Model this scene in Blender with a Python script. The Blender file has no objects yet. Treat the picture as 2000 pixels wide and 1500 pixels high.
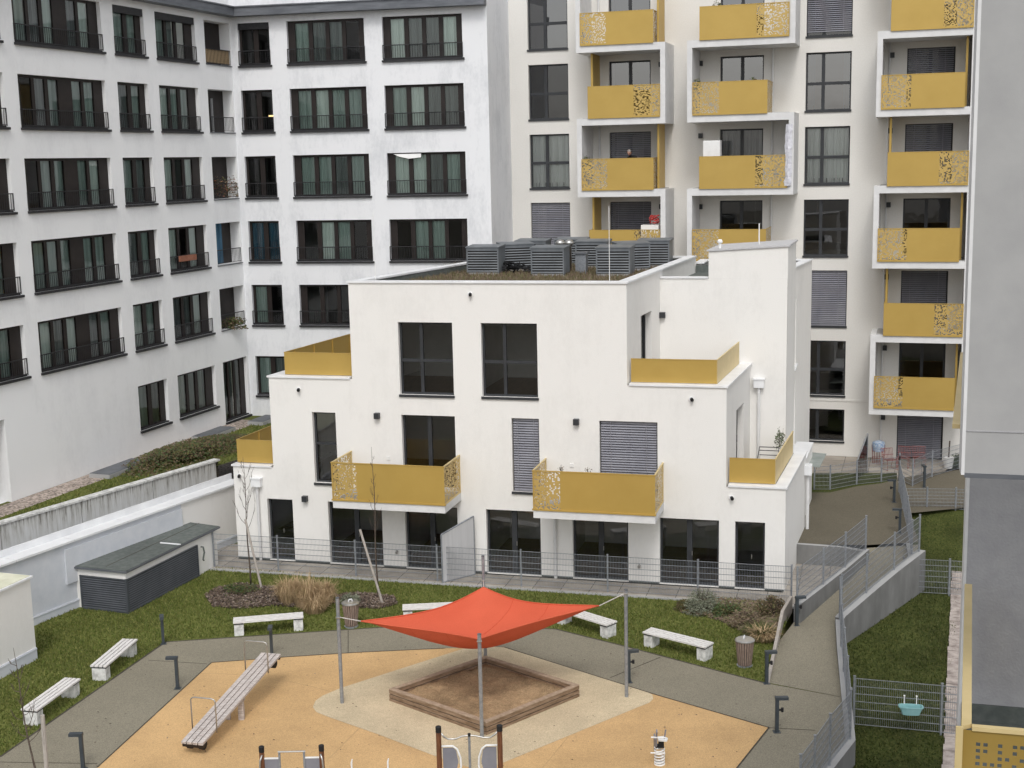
import bpy, bmesh, math, random
from mathutils import Vector, Matrix
random.seed(7)
R = math.radians
scene = bpy.context.scene
COL = scene.collection
# ------------------------------------------------------------------ camera
FPX, PITCH, ROLL, CH = 2576.3, R(9.59), R(-1.247), 14.0
fw = Vector((0, math.cos(PITCH), -math.sin(PITCH)))
up0 = Vector((0, math.sin(PITCH), math.cos(PITCH)))
r0 = Vector((1, 0, 0))
rt = math.cos(ROLL) * r0 + math.sin(ROLL) * up0
up = -math.sin(ROLL) * r0 + math.cos(ROLL) * up0
CAMP = Vector((0, 0, CH))
def P(x, y, z=0.0):
    d = fw * FPX + rt * (x - 1000) - up * (y - 750)
    return CAMP + d * ((z - CH) / d.z)
def P2(x, y, z=0.0):
    p = P(x, y, z); return (p.x, p.y)
cd = bpy.data.cameras.new('camera'); cam = bpy.data.objects.new('camera', cd); COL.objects.link(cam)
cam.matrix_world = Matrix(((rt.x, up.x, -fw.x, 0), (rt.y, up.y, -fw.y, 0), (rt.z, up.z, -fw.z, CH), (0, 0, 0, 1)))
cd.sensor_width = 36; cd.lens = FPX / 2000 * 36; cd.clip_end = 2000; cd.clip_start = .1
scene.camera = cam
# ------------------------------------------------------------------ light
w = bpy.data.worlds.new('World'); scene.world = w; w.use_nodes = True
nt = w.node_tree; nt.nodes.clear()
sky = nt.nodes.new('ShaderNodeTexSky'); sky.sky_type = 'NISHITA'; sky.sun_disc = False
SUN_EL, SUN_AZ = 52, 182     # azimuth clockwise from +y
sky.sun_elevation = R(SUN_EL); sky.sun_rotation = R(SUN_AZ); sky.air_density = 1.0; sky.dust_density = 3.0; sky.ozone_density = 1.0
hs = nt.nodes.new('ShaderNodeHueSaturation'); hs.inputs['Saturation'].default_value = .2; hs.inputs['Value'].default_value = 1.25
bgn = nt.nodes.new('ShaderNodeBackground'); bgn.inputs[1].default_value = .15
wo = nt.nodes.new('ShaderNodeOutputWorld')
nt.links.new(sky.outputs[0], hs.inputs['Color']); nt.links.new(hs.outputs[0], bgn.inputs[0]); nt.links.new(bgn.outputs[0], wo.inputs[0])
sl = bpy.data.lights.new('sun', 'SUN'); sl.energy = .9; sl.angle = R(13); sl.color = (1, .965, .91)
so = bpy.data.objects.new('sun', sl); COL.objects.link(so)
sd = Vector((math.sin(R(SUN_AZ)) * math.cos(R(SUN_EL)), math.cos(R(SUN_AZ)) * math.cos(R(SUN_EL)), math.sin(R(SUN_EL))))
so.rotation_euler = sd.to_track_quat('Z', 'Y').to_euler(); so.location = (0, -10, 60)
scene.view_settings.view_transform = 'Standard'; scene.view_settings.look = 'None'; scene.view_settings.exposure = 0
# ------------------------------------------------------------------ materials
MATS = {}
def ramp(n, pts):
    cr = n.color_ramp
    while len(cr.elements) > len(pts): cr.elements.remove(cr.elements[-1])
    while len(cr.elements) < len(pts): cr.elements.new(.5)
    for e, (p, c) in zip(cr.elements, pts):
        e.position = p; e.color = (*c, 1) if len(c) == 3 else c
def newmat(name):
    m = bpy.data.materials.new(name); m.use_nodes = True; MATS[name] = m
    n = m.node_tree.nodes; return m, n, m.node_tree.links, n['Principled BSDF']
def noisy(name, cols, scale=3, detail=6, rough=.85, bump=0, bscale=60, metallic=0, spec=.3, big=None, stretch=None, bdist=.01, pos=(.35, .65)):
    """base colour from noise between cols; optional second large-scale multiply `big`=(scale, lo)"""
    m, n, l, b = newmat(name)
    tc = n.new('ShaderNodeTexCoord'); src = tc.outputs['Object']
    if stretch:
        mp = n.new('ShaderNodeMapping'); mp.inputs['Scale'].default_value = stretch; l.new(src, mp.inputs[0]); src = mp.outputs[0]
    nz = n.new('ShaderNodeTexNoise'); nz.inputs['Scale'].default_value = scale; nz.inputs['Detail'].default_value = detail; nz.inputs['Roughness'].default_value = .62
    l.new(src, nz.inputs['Vector'])
    cr = n.new('ShaderNodeValToRGB'); k = len(cols)
    ramp(cr, [(pos[0] + (pos[1] - pos[0]) * i / max(1, k - 1), c) for i, c in enumerate(cols)])
    l.new(nz.outputs[0], cr.inputs[0]); out = cr.outputs[0]
    if big:
        n2 = n.new('ShaderNodeTexNoise'); n2.inputs['Scale'].default_value = big[0]; n2.inputs['Detail'].default_value = 5; l.new(tc.outputs['Object'], n2.inputs['Vector'])
        c2 = n.new('ShaderNodeValToRGB'); ramp(c2, [(.35, (big[1],) * 3), (.65, (1, 1, 1))]); l.new(n2.outputs[0], c2.inputs[0])
        mx = n.new('ShaderNodeMix'); mx.data_type = 'RGBA'; mx.blend_type = 'MULTIPLY'; mx.inputs[0].default_value = 1
        l.new(out, mx.inputs[6]); l.new(c2.outputs[0], mx.inputs[7]); out = mx.outputs[2]
    l.new(out, b.inputs['Base Color']); b.inputs['Roughness'].default_value = rough; b.inputs['Metallic'].default_value = metallic
    b.inputs['Specular IOR Level'].default_value = spec
    if bump:
        nb = n.new('ShaderNodeTexNoise'); nb.inputs['Scale'].default_value = bscale; nb.inputs['Detail'].default_value = 4; l.new(src, nb.inputs['Vector'])
        bp = n.new('ShaderNodeBump'); bp.inputs['Strength'].default_value = bump; bp.inputs['Distance'].default_value = bdist
        l.new(nb.outputs[0], bp.inputs['Height']); l.new(bp.outputs[0], b.inputs['Normal'])
    return m
def stain_plaster(name, base, streak, amount, spots=False):
    """render with vertical weather streaks and blotches"""
    m, n, l, b = newmat(name)
    tc = n.new('ShaderNodeTexCoord')
    def nz(scale, st, det=6):
        mp = n.new('ShaderNodeMapping'); mp.inputs['Scale'].default_value = st; l.new(tc.outputs['Object'], mp.inputs[0])
        q = n.new('ShaderNodeTexNoise'); q.inputs['Scale'].default_value = scale; q.inputs['Detail'].default_value = det; q.inputs['Roughness'].default_value = .6
        l.new(mp.outputs[0], q.inputs['Vector']); return q.outputs[0]
    a = nz(.35, (1, 1, 1)); s = nz(2.2, (1, 1, .22)); f = nz(9, (1, 1, .5))
    m1 = n.new('ShaderNodeMath'); m1.operation = 'MULTIPLY_ADD'; l.new(s, m1.inputs[0]); m1.inputs[1].default_value = .55; l.new(a, m1.inputs[2])
    m2 = n.new('ShaderNodeMath'); m2.operation = 'MULTIPLY_ADD'; l.new(f, m2.inputs[0]); m2.inputs[1].default_value = .4; l.new(m1.outputs[0], m2.inputs[2])
    cr = n.new('ShaderNodeValToRGB'); ramp(cr, [(.78 - amount * .2, streak), (1.12 - amount * .2 if 1.12 - amount * .2 < 1 else 1, base)])
    l.new(m2.outputs[0], cr.inputs[0]); out = cr.outputs[0]
    if spots:
        vo = n.new('ShaderNodeTexVoronoi'); vo.inputs['Scale'].default_value = 1.9; l.new(tc.outputs['Object'], vo.inputs['Vector'])
        c3 = n.new('ShaderNodeValToRGB'); ramp(c3, [(.05, (.5, .5, .5)), (.22, (0, 0, 0))]); l.new(vo.outputs['Distance'], c3.inputs[0])
        mx = n.new('ShaderNodeMix'); mx.data_type = 'RGBA'; l.new(c3.outputs[0], mx.inputs[0]); l.new(out, mx.inputs[6]); mx.inputs[7].default_value = (*base, 1); out = mx.outputs[2]
    l.new(out, b.inputs['Base Color']); b.inputs['Roughness'].default_value = .92; b.inputs['Specular IOR Level'].default_value = .15
    nb = nz(38, (1, 1, 1), 3); bp = n.new('ShaderNodeBump'); bp.inputs['Strength'].default_value = .35; bp.inputs['Distance'].default_value = .02
    l.new(nb, bp.inputs['Height']); l.new(bp.outputs[0], b.inputs['Normal'])
    return m
stain_plaster('plaster_old', (.88, .885, .89), (.78, .785, .795), .6)
stain_plaster('plaster_stained', (.80, .81, .83), (.62, .635, .66), .5, True)
stain_plaster('plaster_cream', (.815, .803, .778), (.745, .733, .708), .55)
noisy('plaster_back', [(.755, .738, .70), (.80, .785, .75)], scale=18, bump=.4, bscale=40, bdist=.015, spec=.15, rough=.95, big=(.2, .93))
noisy('plaster_bluish', [(.60, .63, .68), (.68, .70, .74)], scale=2, bump=.3, spec=.15, rough=.95, big=(.3, .93))
noisy('plaster_grey', [(.35, .35, .365), (.40, .40, .41)], scale=3, bump=.35, bscale=26, bdist=.02, spec=.15, rough=.95)
noisy('concrete_smooth', [(.36, .36, .36), (.41, .41, .405)], scale=1.2, bump=.15, bscale=90, spec=.2, rough=.8, big=(.8, .95))
noisy('white_metal', [(.80, .81, .83), (.86, .87, .88)], scale=1, rough=.45, spec=.4, big=(1.5, .9))
noisy('white_concrete', [(.68, .68, .68), (.75, .75, .75)], scale=3, rough=.8, bump=.1, spec=.2, big=(.6, .92))
noisy('frame_dark', [(.030, .032, .036), (.040, .043, .048)], scale=2, rough=.45, spec=.4)
noisy('frame_brown', [(.014, .010, .009), (.022, .016, .014)], scale=3, rough=.5, spec=.35)
noisy('sill_dark', [(.022, .022, .024), (.034, .034, .037)], scale=4, rough=.5)
noisy('zinc', [(.12, .13, .145), (.19, .20, .22)], scale=2, rough=.5, metallic=.4, bump=.1, stretch=(.5, .5, 3))
noisy('galvanised', [(.26, .28, .31), (.38, .40, .43)], scale=14, rough=.45, metallic=.55)
noisy('steel', [(.42, .41, .39), (.55, .54, .52)], scale=8, rough=.32, metallic=.85)
noisy('unit_grey', [(.14, .155, .17), (.20, .215, .23)], scale=1.5, rough=.5, spec=.4, big=(.7, .8))
noisy('gold', [(.50, .335, .085), (.525, .355, .095)], scale=1.2, rough=.42, metallic=.3, spec=.5, big=(.5, .95))
noisy('gold_less_lit', [(.36, .24, .055), (.40, .27, .07)], scale=1.2, rough=.42, metallic=.3, spec=.5, big=(.5, .95))  # gold with the weaker light of a camera-facing panel put into its colour
noisy('gold_light', [(.62, .49, .24), (.68, .54, .28)], scale=2, rough=.5, metallic=.2, spec=.4)
noisy('slat_blind', [(.30, .30, .34), (.38, .38, .42)], scale=1, rough=.4, metallic=.2, spec=.5)
noisy('slat_louvre', [(.055, .062, .072), (.08, .088, .10)], scale=1.5, rough=.5, spec=.4)
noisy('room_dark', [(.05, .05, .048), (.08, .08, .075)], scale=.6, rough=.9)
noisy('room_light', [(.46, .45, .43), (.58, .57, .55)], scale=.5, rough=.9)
noisy('wood_floor', [(.16, .10, .055), (.22, .15, .09)], scale=3, rough=.6, stretch=(6, .6, 1))
noisy('curtain_white', [(.80, .82, .80), (.88, .90, .88)], scale=3, rough=.9, stretch=(6, 6, .3))
noisy('curtain_green', [(.44, .50, .48), (.60, .65, .63)], scale=3, rough=.9, stretch=(6, 6, .3))
noisy('curtain_grey', [(.26, .265, .27), (.36, .365, .37)], scale=3, rough=.9, stretch=(6, 6, .3))
noisy('curtain_blue', [(.05, .12, .19), (.09, .20, .30)], scale=3, rough=.9, stretch=(6, 6, .3))
noisy('pale_roof', [(.60, .60, .46), (.72, .72, .58)], scale=2, rough=.8)
noisy('bitumen', [(.105, .12, .112), (.155, .17, .16)], scale=5, rough=.9, bump=.3, bscale=150, big=(.5, .8))
noisy('weathered_wood', [(.36, .33, .31), (.55, .52, .50), (.68, .66, .64)], scale=7, rough=.85, stretch=(1, 8, 8), bump=.3, bscale=40)
noisy('bench_wood', [(.52, .50, .48), (.70, .68, .66), (.80, .79, .77)], scale=7, rough=.85, stretch=(1, 8, 8), bump=.3, bscale=40)
noisy('board_top_lit', [(.30, .22, .15), (.44, .34, .25)], scale=4, rough=.85, stretch=(2, 2, 5))  # sandbox timber again, lightened so the top looks lit
noisy('seesaw_wood', [(.30, .25, .23), (.50, .45, .42), (.64, .60, .57)], scale=6, rough=.85, stretch=(.8, 9, 9), bump=.3, bscale=40)
noisy('bench_concrete', [(.50, .50, .48), (.68, .68, .66), (.78, .78, .76)], scale=6, rough=.9, bump=.4, bscale=60, big=(3, .8))
noisy('sandbox_wood', [(.17, .11, .065), (.25, .17, .11), (.31, .22, .15)], scale=3, rough=.85, stretch=(1, 1, 5), bump=.3, bscale=30)  # beam sides darkened, their shade put into the colour
noisy('post_wood', [(.10, .038, .018), (.20, .085, .04)], scale=6, rough=.7, stretch=(6, 6, .6))
noisy('bin_wood', [(.20, .14, .11), (.34, .26, .215)], scale=8, rough=.8, stretch=(5, 5, .6))
noisy('stake_wood', [(.30, .27, .24), (.46, .42, .38)], scale=6, rough=.85, stretch=(5, 5, .6))
noisy('bark', [(.06, .045, .035), (.14, .11, .09)], scale=12, rough=.9)
noisy('rubber_black', [(.012, .012, .013), (.02, .02, .022)], scale=4, rough=.6)
noisy('bollard_dark', [(.035, .045, .052), (.055, .065, .075)], scale=3, rough=.45, spec=.4)
noisy('panel_grey', [(.19, .19, .22), (.23, .23, .26)], scale=2, rough=.5)
noisy('white_paint', [(.76, .76, .75), (.84, .84, .83)], scale=3, rough=.45)
noisy('sail_cloth', [(.60, .115, .06), (.66, .135, .072)], scale=60, detail=2, rough=.85, spec=.15, big=(.9, .93))
noisy('sail_seam', [(.50, .07, .03), (.55, .085, .04)], scale=9)
noisy('pot_blue', [(.22, .43, .44), (.28, .50, .51)], scale=3, rough=.4)
noisy('soil', [(.06, .045, .03), (.12, .09, .065)], scale=8, rough=.95)
noisy('stone_kerb', [(.25, .21, .19), (.38, .33, .30), (.48, .42, .38)], scale=4, rough=.9, bump=.5, bscale=20)
noisy('canopy_glass', [(.30, .34, .32), (.40, .43, .41)], scale=2, rough=.2)
noisy('skin', [(.50, .28, .21), (.56, .33, .25)], scale=4, rough=.6)
noisy('cloth_black', [(.012, .012, .014), (.025, .025, .028)], scale=10, rough=.9)
noisy('hair_grey', [(.20, .17, .15), (.34, .31, .28)], scale=20, rough=.8)
noisy('red_wire', [(.20, .06, .055), (.28, .09, .08)], scale=5, rough=.5)
noisy('red_cloth', [(.45, .05, .05), (.55, .08, .07)], scale=5, rough=.8)
noisy('blue_bag', [(.15, .25, .42), (.5, .55, .6)], scale=9, rough=.5)
noisy('plastic_wrap', [(.55, .55, .60), (.75, .75, .80)], scale=8, rough=.3, bump=.8, bscale=12, bdist=.05)
noisy('tan_mat', [(.38, .27, .15), (.50, .37, .22)], scale=14, rough=.9, stretch=(8, 8, .5))
noisy('screen_metal', [(.48, .48, .49), (.54, .54, .55)], scale=2, rough=.6, stretch=(6, 6, .3))
noisy('terracotta', [(.24, .10, .06), (.32, .14, .09)], scale=5, rough=.8)
# ground materials -------------------------------------------------------
def ground_mat(name, cols, fine, bump, big=(.35, .82), pos=(.3, .7), rough=.95, bdist=.01):
    m = noisy(name, cols, scale=fine, detail=3, bump=bump, bscale=fine, bdist=bdist, rough=rough, spec=.12, big=big, pos=pos); return m
def speckle(name, base, spread, scale, big=(.35, .88)):
    m, n, l, b = newmat(name); tc = n.new('ShaderNodeTexCoord')
    vo = n.new('ShaderNodeTexVoronoi'); vo.inputs['Scale'].default_value = scale; l.new(tc.outputs['Object'], vo.inputs['Vector'])
    sp = n.new('ShaderNodeSeparateColor'); l.new(vo.outputs['Color'], sp.inputs[0])
    cr = n.new('ShaderNodeValToRGB'); lo = tuple(c * (1 - spread) for c in base); hi = tuple(min(.9, c * (1 + spread)) for c in base)
    ramp(cr, [(0, lo), (.5, base), (1, hi)]); l.new(sp.outputs[0], cr.inputs[0])
    n2 = n.new('ShaderNodeTexNoise'); n2.inputs['Scale'].default_value = big[0]; n2.inputs['Detail'].default_value = 8; n2.inputs['Roughness'].default_value = .65; l.new(tc.outputs['Object'], n2.inputs['Vector'])
    c2 = n.new('ShaderNodeValToRGB'); ramp(c2, [(.33, (big[1],) * 3), (.62, (1, 1, 1))]); l.new(n2.outputs[0], c2.inputs[0])
    mx = n.new('ShaderNodeMix'); mx.data_type = 'RGBA'; mx.blend_type = 'MULTIPLY'; mx.inputs[0].default_value = 1; l.new(cr.outputs[0], mx.inputs[6]); l.new(c2.outputs[0], mx.inputs[7])
    l.new(mx.outputs[2], b.inputs['Base Color']); b.inputs['Roughness'].default_value = .93; b.inputs['Specular IOR Level'].default_value = .15
    bp = n.new('ShaderNodeBump'); bp.inputs['Strength'].default_value = .4; bp.inputs['Distance'].default_value = .006; l.new(vo.outputs['Distance'], bp.inputs['Height']); l.new(bp.outputs[0], b.inputs['Normal'])
    return m
speckle('path_rubber', (.25, .228, .175), .22, 60)
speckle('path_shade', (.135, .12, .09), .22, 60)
speckle('play_yellow', (.60, .395, .195), .16, 60, big=(.42, .80))
speckle('play_beige', (.60, .50, .34), .18, 60, big=(.6, .78))
speckle('sand', (.40, .285, .165), .25, 45, big=(1.3, .55))
speckle('gravel', (.38, .32, .28), .55, 14, big=(.6, .8))
speckle('mulch', (.10, .075, .06), .75, 18, big=(.8, .7))
ground_mat('grass_soil', [(.06, .078, .018), (.135, .155, .042), (.20, .20, .07)], 14, .8, big=(.45, .68), bdist=.03)
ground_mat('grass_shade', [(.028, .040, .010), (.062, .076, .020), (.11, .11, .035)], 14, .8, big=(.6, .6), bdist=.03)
ground_mat('earth', [(.10, .09, .07), (.16, .145, .12)], 5, .5)
def paver_mat(name, size, col, az):
    m, n, l, b = newmat(name); tc = n.new('ShaderNodeTexCoord'); mp = n.new('ShaderNodeMapping'); mp.inputs['Rotation'].default_value = (0, 0, az)
    l.new(tc.outputs['Object'], mp.inputs[0])
    br = n.new('ShaderNodeTexBrick'); br.offset = 0; br.squash = 1; br.inputs['Scale'].default_value = 1
    br.inputs['Brick Width'].default_value = size[0]; br.inputs['Row Height'].default_value = size[1]; br.inputs['Mortar Size'].default_value = .012
    br.inputs['Color1'].default_value = (*[c * .85 for c in col], 1); br.inputs['Color2'].default_value = (*[c * 1.15 for c in col], 1); br.inputs['Mortar'].default_value = (.10, .095, .085, 1)
    l.new(mp.outputs[0], br.inputs[0])
    n2 = n.new('ShaderNodeTexNoise'); n2.inputs['Scale'].default_value = 1.6; n2.inputs['Detail'].default_value = 7; l.new(tc.outputs['Object'], n2.inputs['Vector'])
    c2 = n.new('ShaderNodeValToRGB'); ramp(c2, [(.3, (.72, .72, .72)), (.65, (1, 1, 1))]); l.new(n2.outputs[0], c2.inputs[0])
    mx = n.new('ShaderNodeMix'); mx.data_type = 'RGBA'; mx.blend_type = 'MULTIPLY'; mx.inputs[0].default_value = 1; l.new(br.outputs[0], mx.inputs[6]); l.new(c2.outputs[0], mx.inputs[7])
    l.new(mx.outputs[2], b.inputs['Base Color']); b.inputs['Roughness'].default_value = .9
    return m
paver_mat('pavers', (.95, .6), (.40, .365, .32), R(15.14))
paver_mat('pavers_far', (1.1, .9), (.38, .34, .29), R(17.6))
def leaf_mat(name, cols, rough=.6):
    m, n, l, b = newmat(name); g = n.new('ShaderNodeNewGeometry'); cr = n.new('ShaderNodeValToRGB')
    ramp(cr, [(i / max(1, len(cols) - 1), c) for i, c in enumerate(cols)]); l.new(g.outputs['Random Per Island'], cr.inputs[0])
    l.new(cr.outputs[0], b.inputs['Base Color']); b.inputs['Roughness'].default_value = rough; b.inputs['Specular IOR Level'].default_value = .2
    return m
leaf_mat('blade_green', [(.065, .09, .016), (.12, .155, .032), (.21, .21, .065), (.095, .12, .026)])
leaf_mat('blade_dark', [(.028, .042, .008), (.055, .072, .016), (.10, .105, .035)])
leaf_mat('blade_tan', [(.42, .30, .17), (.56, .42, .26), (.34, .23, .13), (.30, .24, .12)])
leaf_mat('leaf_olive', [(.06, .07, .02), (.12, .115, .04), (.09, .05, .03), (.05, .07, .03)])
leaf_mat('leaf_greygreen', [(.14, .16, .11), (.22, .23, .17), (.09, .10, .06)])
leaf_mat('leaf_green', [(.05, .09, .03), (.09, .13, .05), (.04, .06, .02)])
leaf_mat('leaf_brown', [(.16, .11, .07), (.10, .07, .045), (.22, .17, .10)])
leaf_mat('leaf_mulch', [(.20, .15, .11), (.12, .085, .065), (.05, .035, .03), (.28, .23, .19)])
leaf_mat('leaf_sedum', [(.16, .12, .07), (.20, .14, .11), (.13, .14, .05), (.26, .20, .15)])
def glass_mat(name, tint, ior=1.45, refl=1.0):
    m = bpy.data.materials.new(name); m.use_nodes = True; MATS[name] = m; n = m.node_tree.nodes; l = m.node_tree.links; n.clear()
    o = n.new('ShaderNodeOutputMaterial'); mx = n.new('ShaderNodeMixShader'); tr = n.new('ShaderNodeBsdfTransparent'); gl = n.new('ShaderNodeBsdfGlossy'); fr = n.new('ShaderNodeFresnel')
    tr.inputs[0].default_value = (*tint, 1); gl.inputs[0].default_value = (refl, refl, refl, 1); gl.inputs['Roughness'].default_value = .015; fr.inputs[0].default_value = ior
    tc = n.new('ShaderNodeTexCoord'); nz = n.new('ShaderNodeTexNoise'); nz.inputs['Scale'].default_value = .9; l.new(tc.outputs['Object'], nz.inputs['Vector'])
    bp = n.new('ShaderNodeBump'); bp.inputs['Strength'].default_value = .06; bp.inputs['Distance'].default_value = .05; l.new(nz.outputs[0], bp.inputs['Height']); l.new(bp.outputs[0], gl.inputs['Normal'])
    l.new(fr.outputs[0], mx.inputs[0]); l.new(tr.outputs[0], mx.inputs[1]); l.new(gl.outputs[0], mx.inputs[2]); l.new(mx.outputs[0], o.inputs[0]); return m
glass_mat('glass', (.88, .90, .89), 1.9)
glass_mat('glass_green', (.74, .82, .79), 1.6)
glass_mat('glass_far', (.6, .64, .66), 2.7)
glass_mat('screen_glass', (.55, .62, .60), 1.6)
def perforated(name, col, cell, dens, az=0, fill=.86):
    """sheet metal with a pixel pattern of square holes"""
    m = bpy.data.materials.new(name); m.use_nodes = True; MATS[name] = m; n = m.node_tree.nodes; l = m.node_tree.links
    b = n['Principled BSDF']; o = n['Material Output']
    b.inputs['Base Color'].default_value = (*col, 1); b.inputs['Roughness'].default_value = .45; b.inputs['Metallic'].default_value = .3
    tc = n.new('ShaderNodeTexCoord'); ad = n.new('ShaderNodeVectorMath'); ad.operation = 'ADD'; ad.inputs[1].default_value = (50.0131, 50.0171, 50.01)
    l.new(tc.outputs['Object'], ad.inputs[0]); dv = n.new('ShaderNodeVectorMath'); dv.operation = 'SCALE'; dv.inputs['Scale'].default_value = 1 / cell; l.new(ad.outputs[0], dv.inputs[0])
    fl = n.new('ShaderNodeVectorMath'); fl.operation = 'FLOOR'; l.new(dv.outputs[0], fl.inputs[0])
    wn = n.new('ShaderNodeTexWhiteNoise'); wn.noise_dimensions = '3D'; l.new(fl.outputs[0], wn.inputs['Vector'])
    c1 = n.new('ShaderNodeMath'); c1.operation = 'LESS_THAN'; c1.inputs[1].default_value = dens; l.new(wn.outputs['Value'], c1.inputs[0])
    frv = n.new('ShaderNodeVectorMath'); frv.operation = 'FRACTION'; l.new(dv.outputs[0], frv.inputs[0]); sx = n.new('ShaderNodeSeparateXYZ'); l.new(frv.outputs[0], sx.inputs[0])
    last = c1.outputs[0]
    cz = n.new('ShaderNodeMath'); cz.operation = 'LESS_THAN'; cz.inputs[1].default_value = fill; l.new(sx.outputs[2], cz.inputs[0])
    mm = n.new('ShaderNodeMath'); mm.operation = 'MULTIPLY'; l.new(last, mm.inputs[0]); l.new(cz.outputs[0], mm.inputs[1]); last = mm.outputs[0]
    mx = n.new('ShaderNodeMixShader'); tr = n.new('ShaderNodeBsdfTransparent')
    l.new(last, mx.inputs[0]); l.new(b.outputs[0], mx.inputs[1]); l.new(tr.outputs[0], mx.inputs[2]); l.new(mx.outputs[0], o.inputs[0]); return m
perforated('gold_perforated', (.53, .37, .12), .045, .34)
M = MATS
# ------------------------------------------------------------------ mesh builder
class MB:
    def __init__(s): s.v = []; s.f = []; s.m = []; s.t = None; s.mi = 0
    def T(s, ox=0, oy=0, oz=0, ang=0): s.t = (ox, oy, oz, math.cos(ang), math.sin(ang)) if (ox or oy or oz or ang) else None; return s
    def add(s, p):
        x, y, z = p
        if s.t: ox, oy, oz, c, n = s.t; x, y, z = ox + c * x - n * y, oy + n * x + c * y, oz + z
        s.v.append((x, y, z)); return len(s.v) - 1
    def face(s, pts, mi=None):
        s.f.append([s.add(p) for p in pts]); s.m.append(s.mi if mi is None else mi)
    def box(s, x0, x1, y0, y1, z0, z1, mi=None):
        i = [s.add(p) for p in ((x0, y0, z0), (x1, y0, z0), (x1, y1, z0), (x0, y1, z0), (x0, y0, z1), (x1, y0, z1), (x1, y1, z1), (x0, y1, z1))]
        for q in ((0, 3, 2, 1), (4, 5, 6, 7), (0, 1, 5, 4), (1, 2, 6, 5), (2, 3, 7, 6), (3, 0, 4, 7)):
            s.f.append([i[k] for k in q]); s.m.append(s.mi if mi is None else mi)
        return s
    def prism(s, poly, z0, z1, top=True, bottom=True, skip=(), mi=None, tmi=None):
        """poly counter-clockwise; z0/z1 may be lists"""
        n = len(poly); a = z0 if hasattr(z0, '__len__') else [z0] * n; b = z1 if hasattr(z1, '__len__') else [z1] * n
        lo = [s.add((p[0], p[1], a[k])) for k, p in enumerate(poly)]; hi = [s.add((p[0], p[1], b[k])) for k, p in enumerate(poly)]
        mm = s.mi if mi is None else mi
        for k in range(n):
            if k in skip: continue
            j = (k + 1) % n; s.f.append([lo[k], lo[j], hi[j], hi[k]]); s.m.append(mm)
        if top: s.f.append(hi); s.m.append(mm if tmi is None else tmi)
        if bottom: s.f.append(lo[::-1]); s.m.append(mm)
        return s
    def tube(s, pts, r, n=6, cap=True, mi=None):
        pts = [Vector(p) for p in pts]; rs = r if hasattr(r, '__len__') else [r] * len(pts); rings = []; mm = s.mi if mi is None else mi
        for k, p in enumerate(pts):
            d = (pts[min(k + 1, len(pts) - 1)] - pts[max(k - 1, 0)]).normalized()
            a = d.orthogonal().normalized() if k == 0 else (a - d * a.dot(d)).normalized()
            b = d.cross(a)
            rings.append([s.add(p + (a * math.cos(2 * math.pi * q / n) + b * math.sin(2 * math.pi * q / n)) * rs[k]) for q in range(n)])
        for k in range(len(rings) - 1):
            for q in range(n):
                s.f.append([rings[k][q], rings[k][(q + 1) % n], rings[k + 1][(q + 1) % n], rings[k + 1][q]]); s.m.append(mm)
        if cap: s.f.append(rings[0][::-1]); s.m.append(mm); s.f.append(rings[-1]); s.m.append(mm)
        return s
    def lathe(s, prof, cx=0, cy=0, n=20, mi=None):
        rings = [[s.add((cx + r * math.cos(2 * math.pi * q / n), cy + r * math.sin(2 * math.pi * q / n), z)) for q in range(n)] for r, z in prof]; mm = s.mi if mi is None else mi
        for k in range(len(rings) - 1):
            for q in range(n): s.f.append([rings[k][q], rings[k][(q + 1) % n], rings[k + 1][(q + 1) % n], rings[k + 1][q]]); s.m.append(mm)
        s.f.append(rings[0][::-1]); s.m.append(mm); s.f.append(rings[-1]); s.m.append(mm); return s
    def bar(s, a, b, wdt, h, mi=None):
        """box beam from a to b, width wdt sideways, height h (downwards from the line)"""
        a = Vector(a); b = Vector(b); d = (b - a); sd_ = Vector((d.y, -d.x, 0)); sd_ = sd_.normalized() * wdt / 2 if sd_.length > 1e-6 else Vector((wdt / 2, 0, 0))
        u = d.cross(sd_).normalized(); u = -u * h if u.z > 0 else u * h
        i = [s.add(p) for p in (a - sd_, a + sd_, a + sd_ + u, a - sd_ + u, b - sd_, b + sd_, b + sd_ + u, b - sd_ + u)]; mm = s.mi if mi is None else mi
        for q in ((0, 1, 2, 3), (7, 6, 5, 4), (0, 4, 5, 1), (1, 5, 6, 2), (2, 6, 7, 3), (3, 7, 4, 0)): s.f.append([i[k] for k in q]); s.m.append(mm)
        return s
    def mesh(s, name, mats, smooth=False, fix=True):
        me = bpy.data.meshes.new(name); me.from_pydata(s.v, [], s.f)
        for x in (mats if isinstance(mats, (list, tuple)) else [mats]): me.materials.append(M[x])
        if any(s.m): me.polygons.foreach_set('material_index', s.m)
        if smooth: me.polygons.foreach_set('use_smooth', [True] * len(s.f))
        if fix:
            bm = bmesh.new(); bm.from_mesh(me); bmesh.ops.recalc_face_normals(bm, faces=bm.faces); bm.to_mesh(me); bm.free()
        me.update(); return me
    def build(s, name, mats, parent=None, loc=(0, 0, 0), rz=0, smooth=False, fix=True):
        return link(name, s.mesh(name, mats, smooth, fix), parent, loc, rz)
def link(name, data, parent=None, loc=(0, 0, 0), rz=0):
    o = bpy.data.objects.new(name, data); COL.objects.link(o); o.parent = parent; o.location = loc; o.rotation_euler = (0, 0, rz); return o
def tag(o, label=None, cat=None, group=None, kind=None):
    if label: o['label'] = label
    if cat: o['category'] = cat
    if group: o['group'] = group
    if kind: o['kind'] = kind
    return o
def thing(name, label, cat, loc=(0, 0, 0), rz=0, group=None): return tag(link(name, None, None, loc, rz), label, cat, group)
def struct(mb, name, mats, **k): o = mb.build(name, mats, **k); o['kind'] = 'structure'; return o
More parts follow.
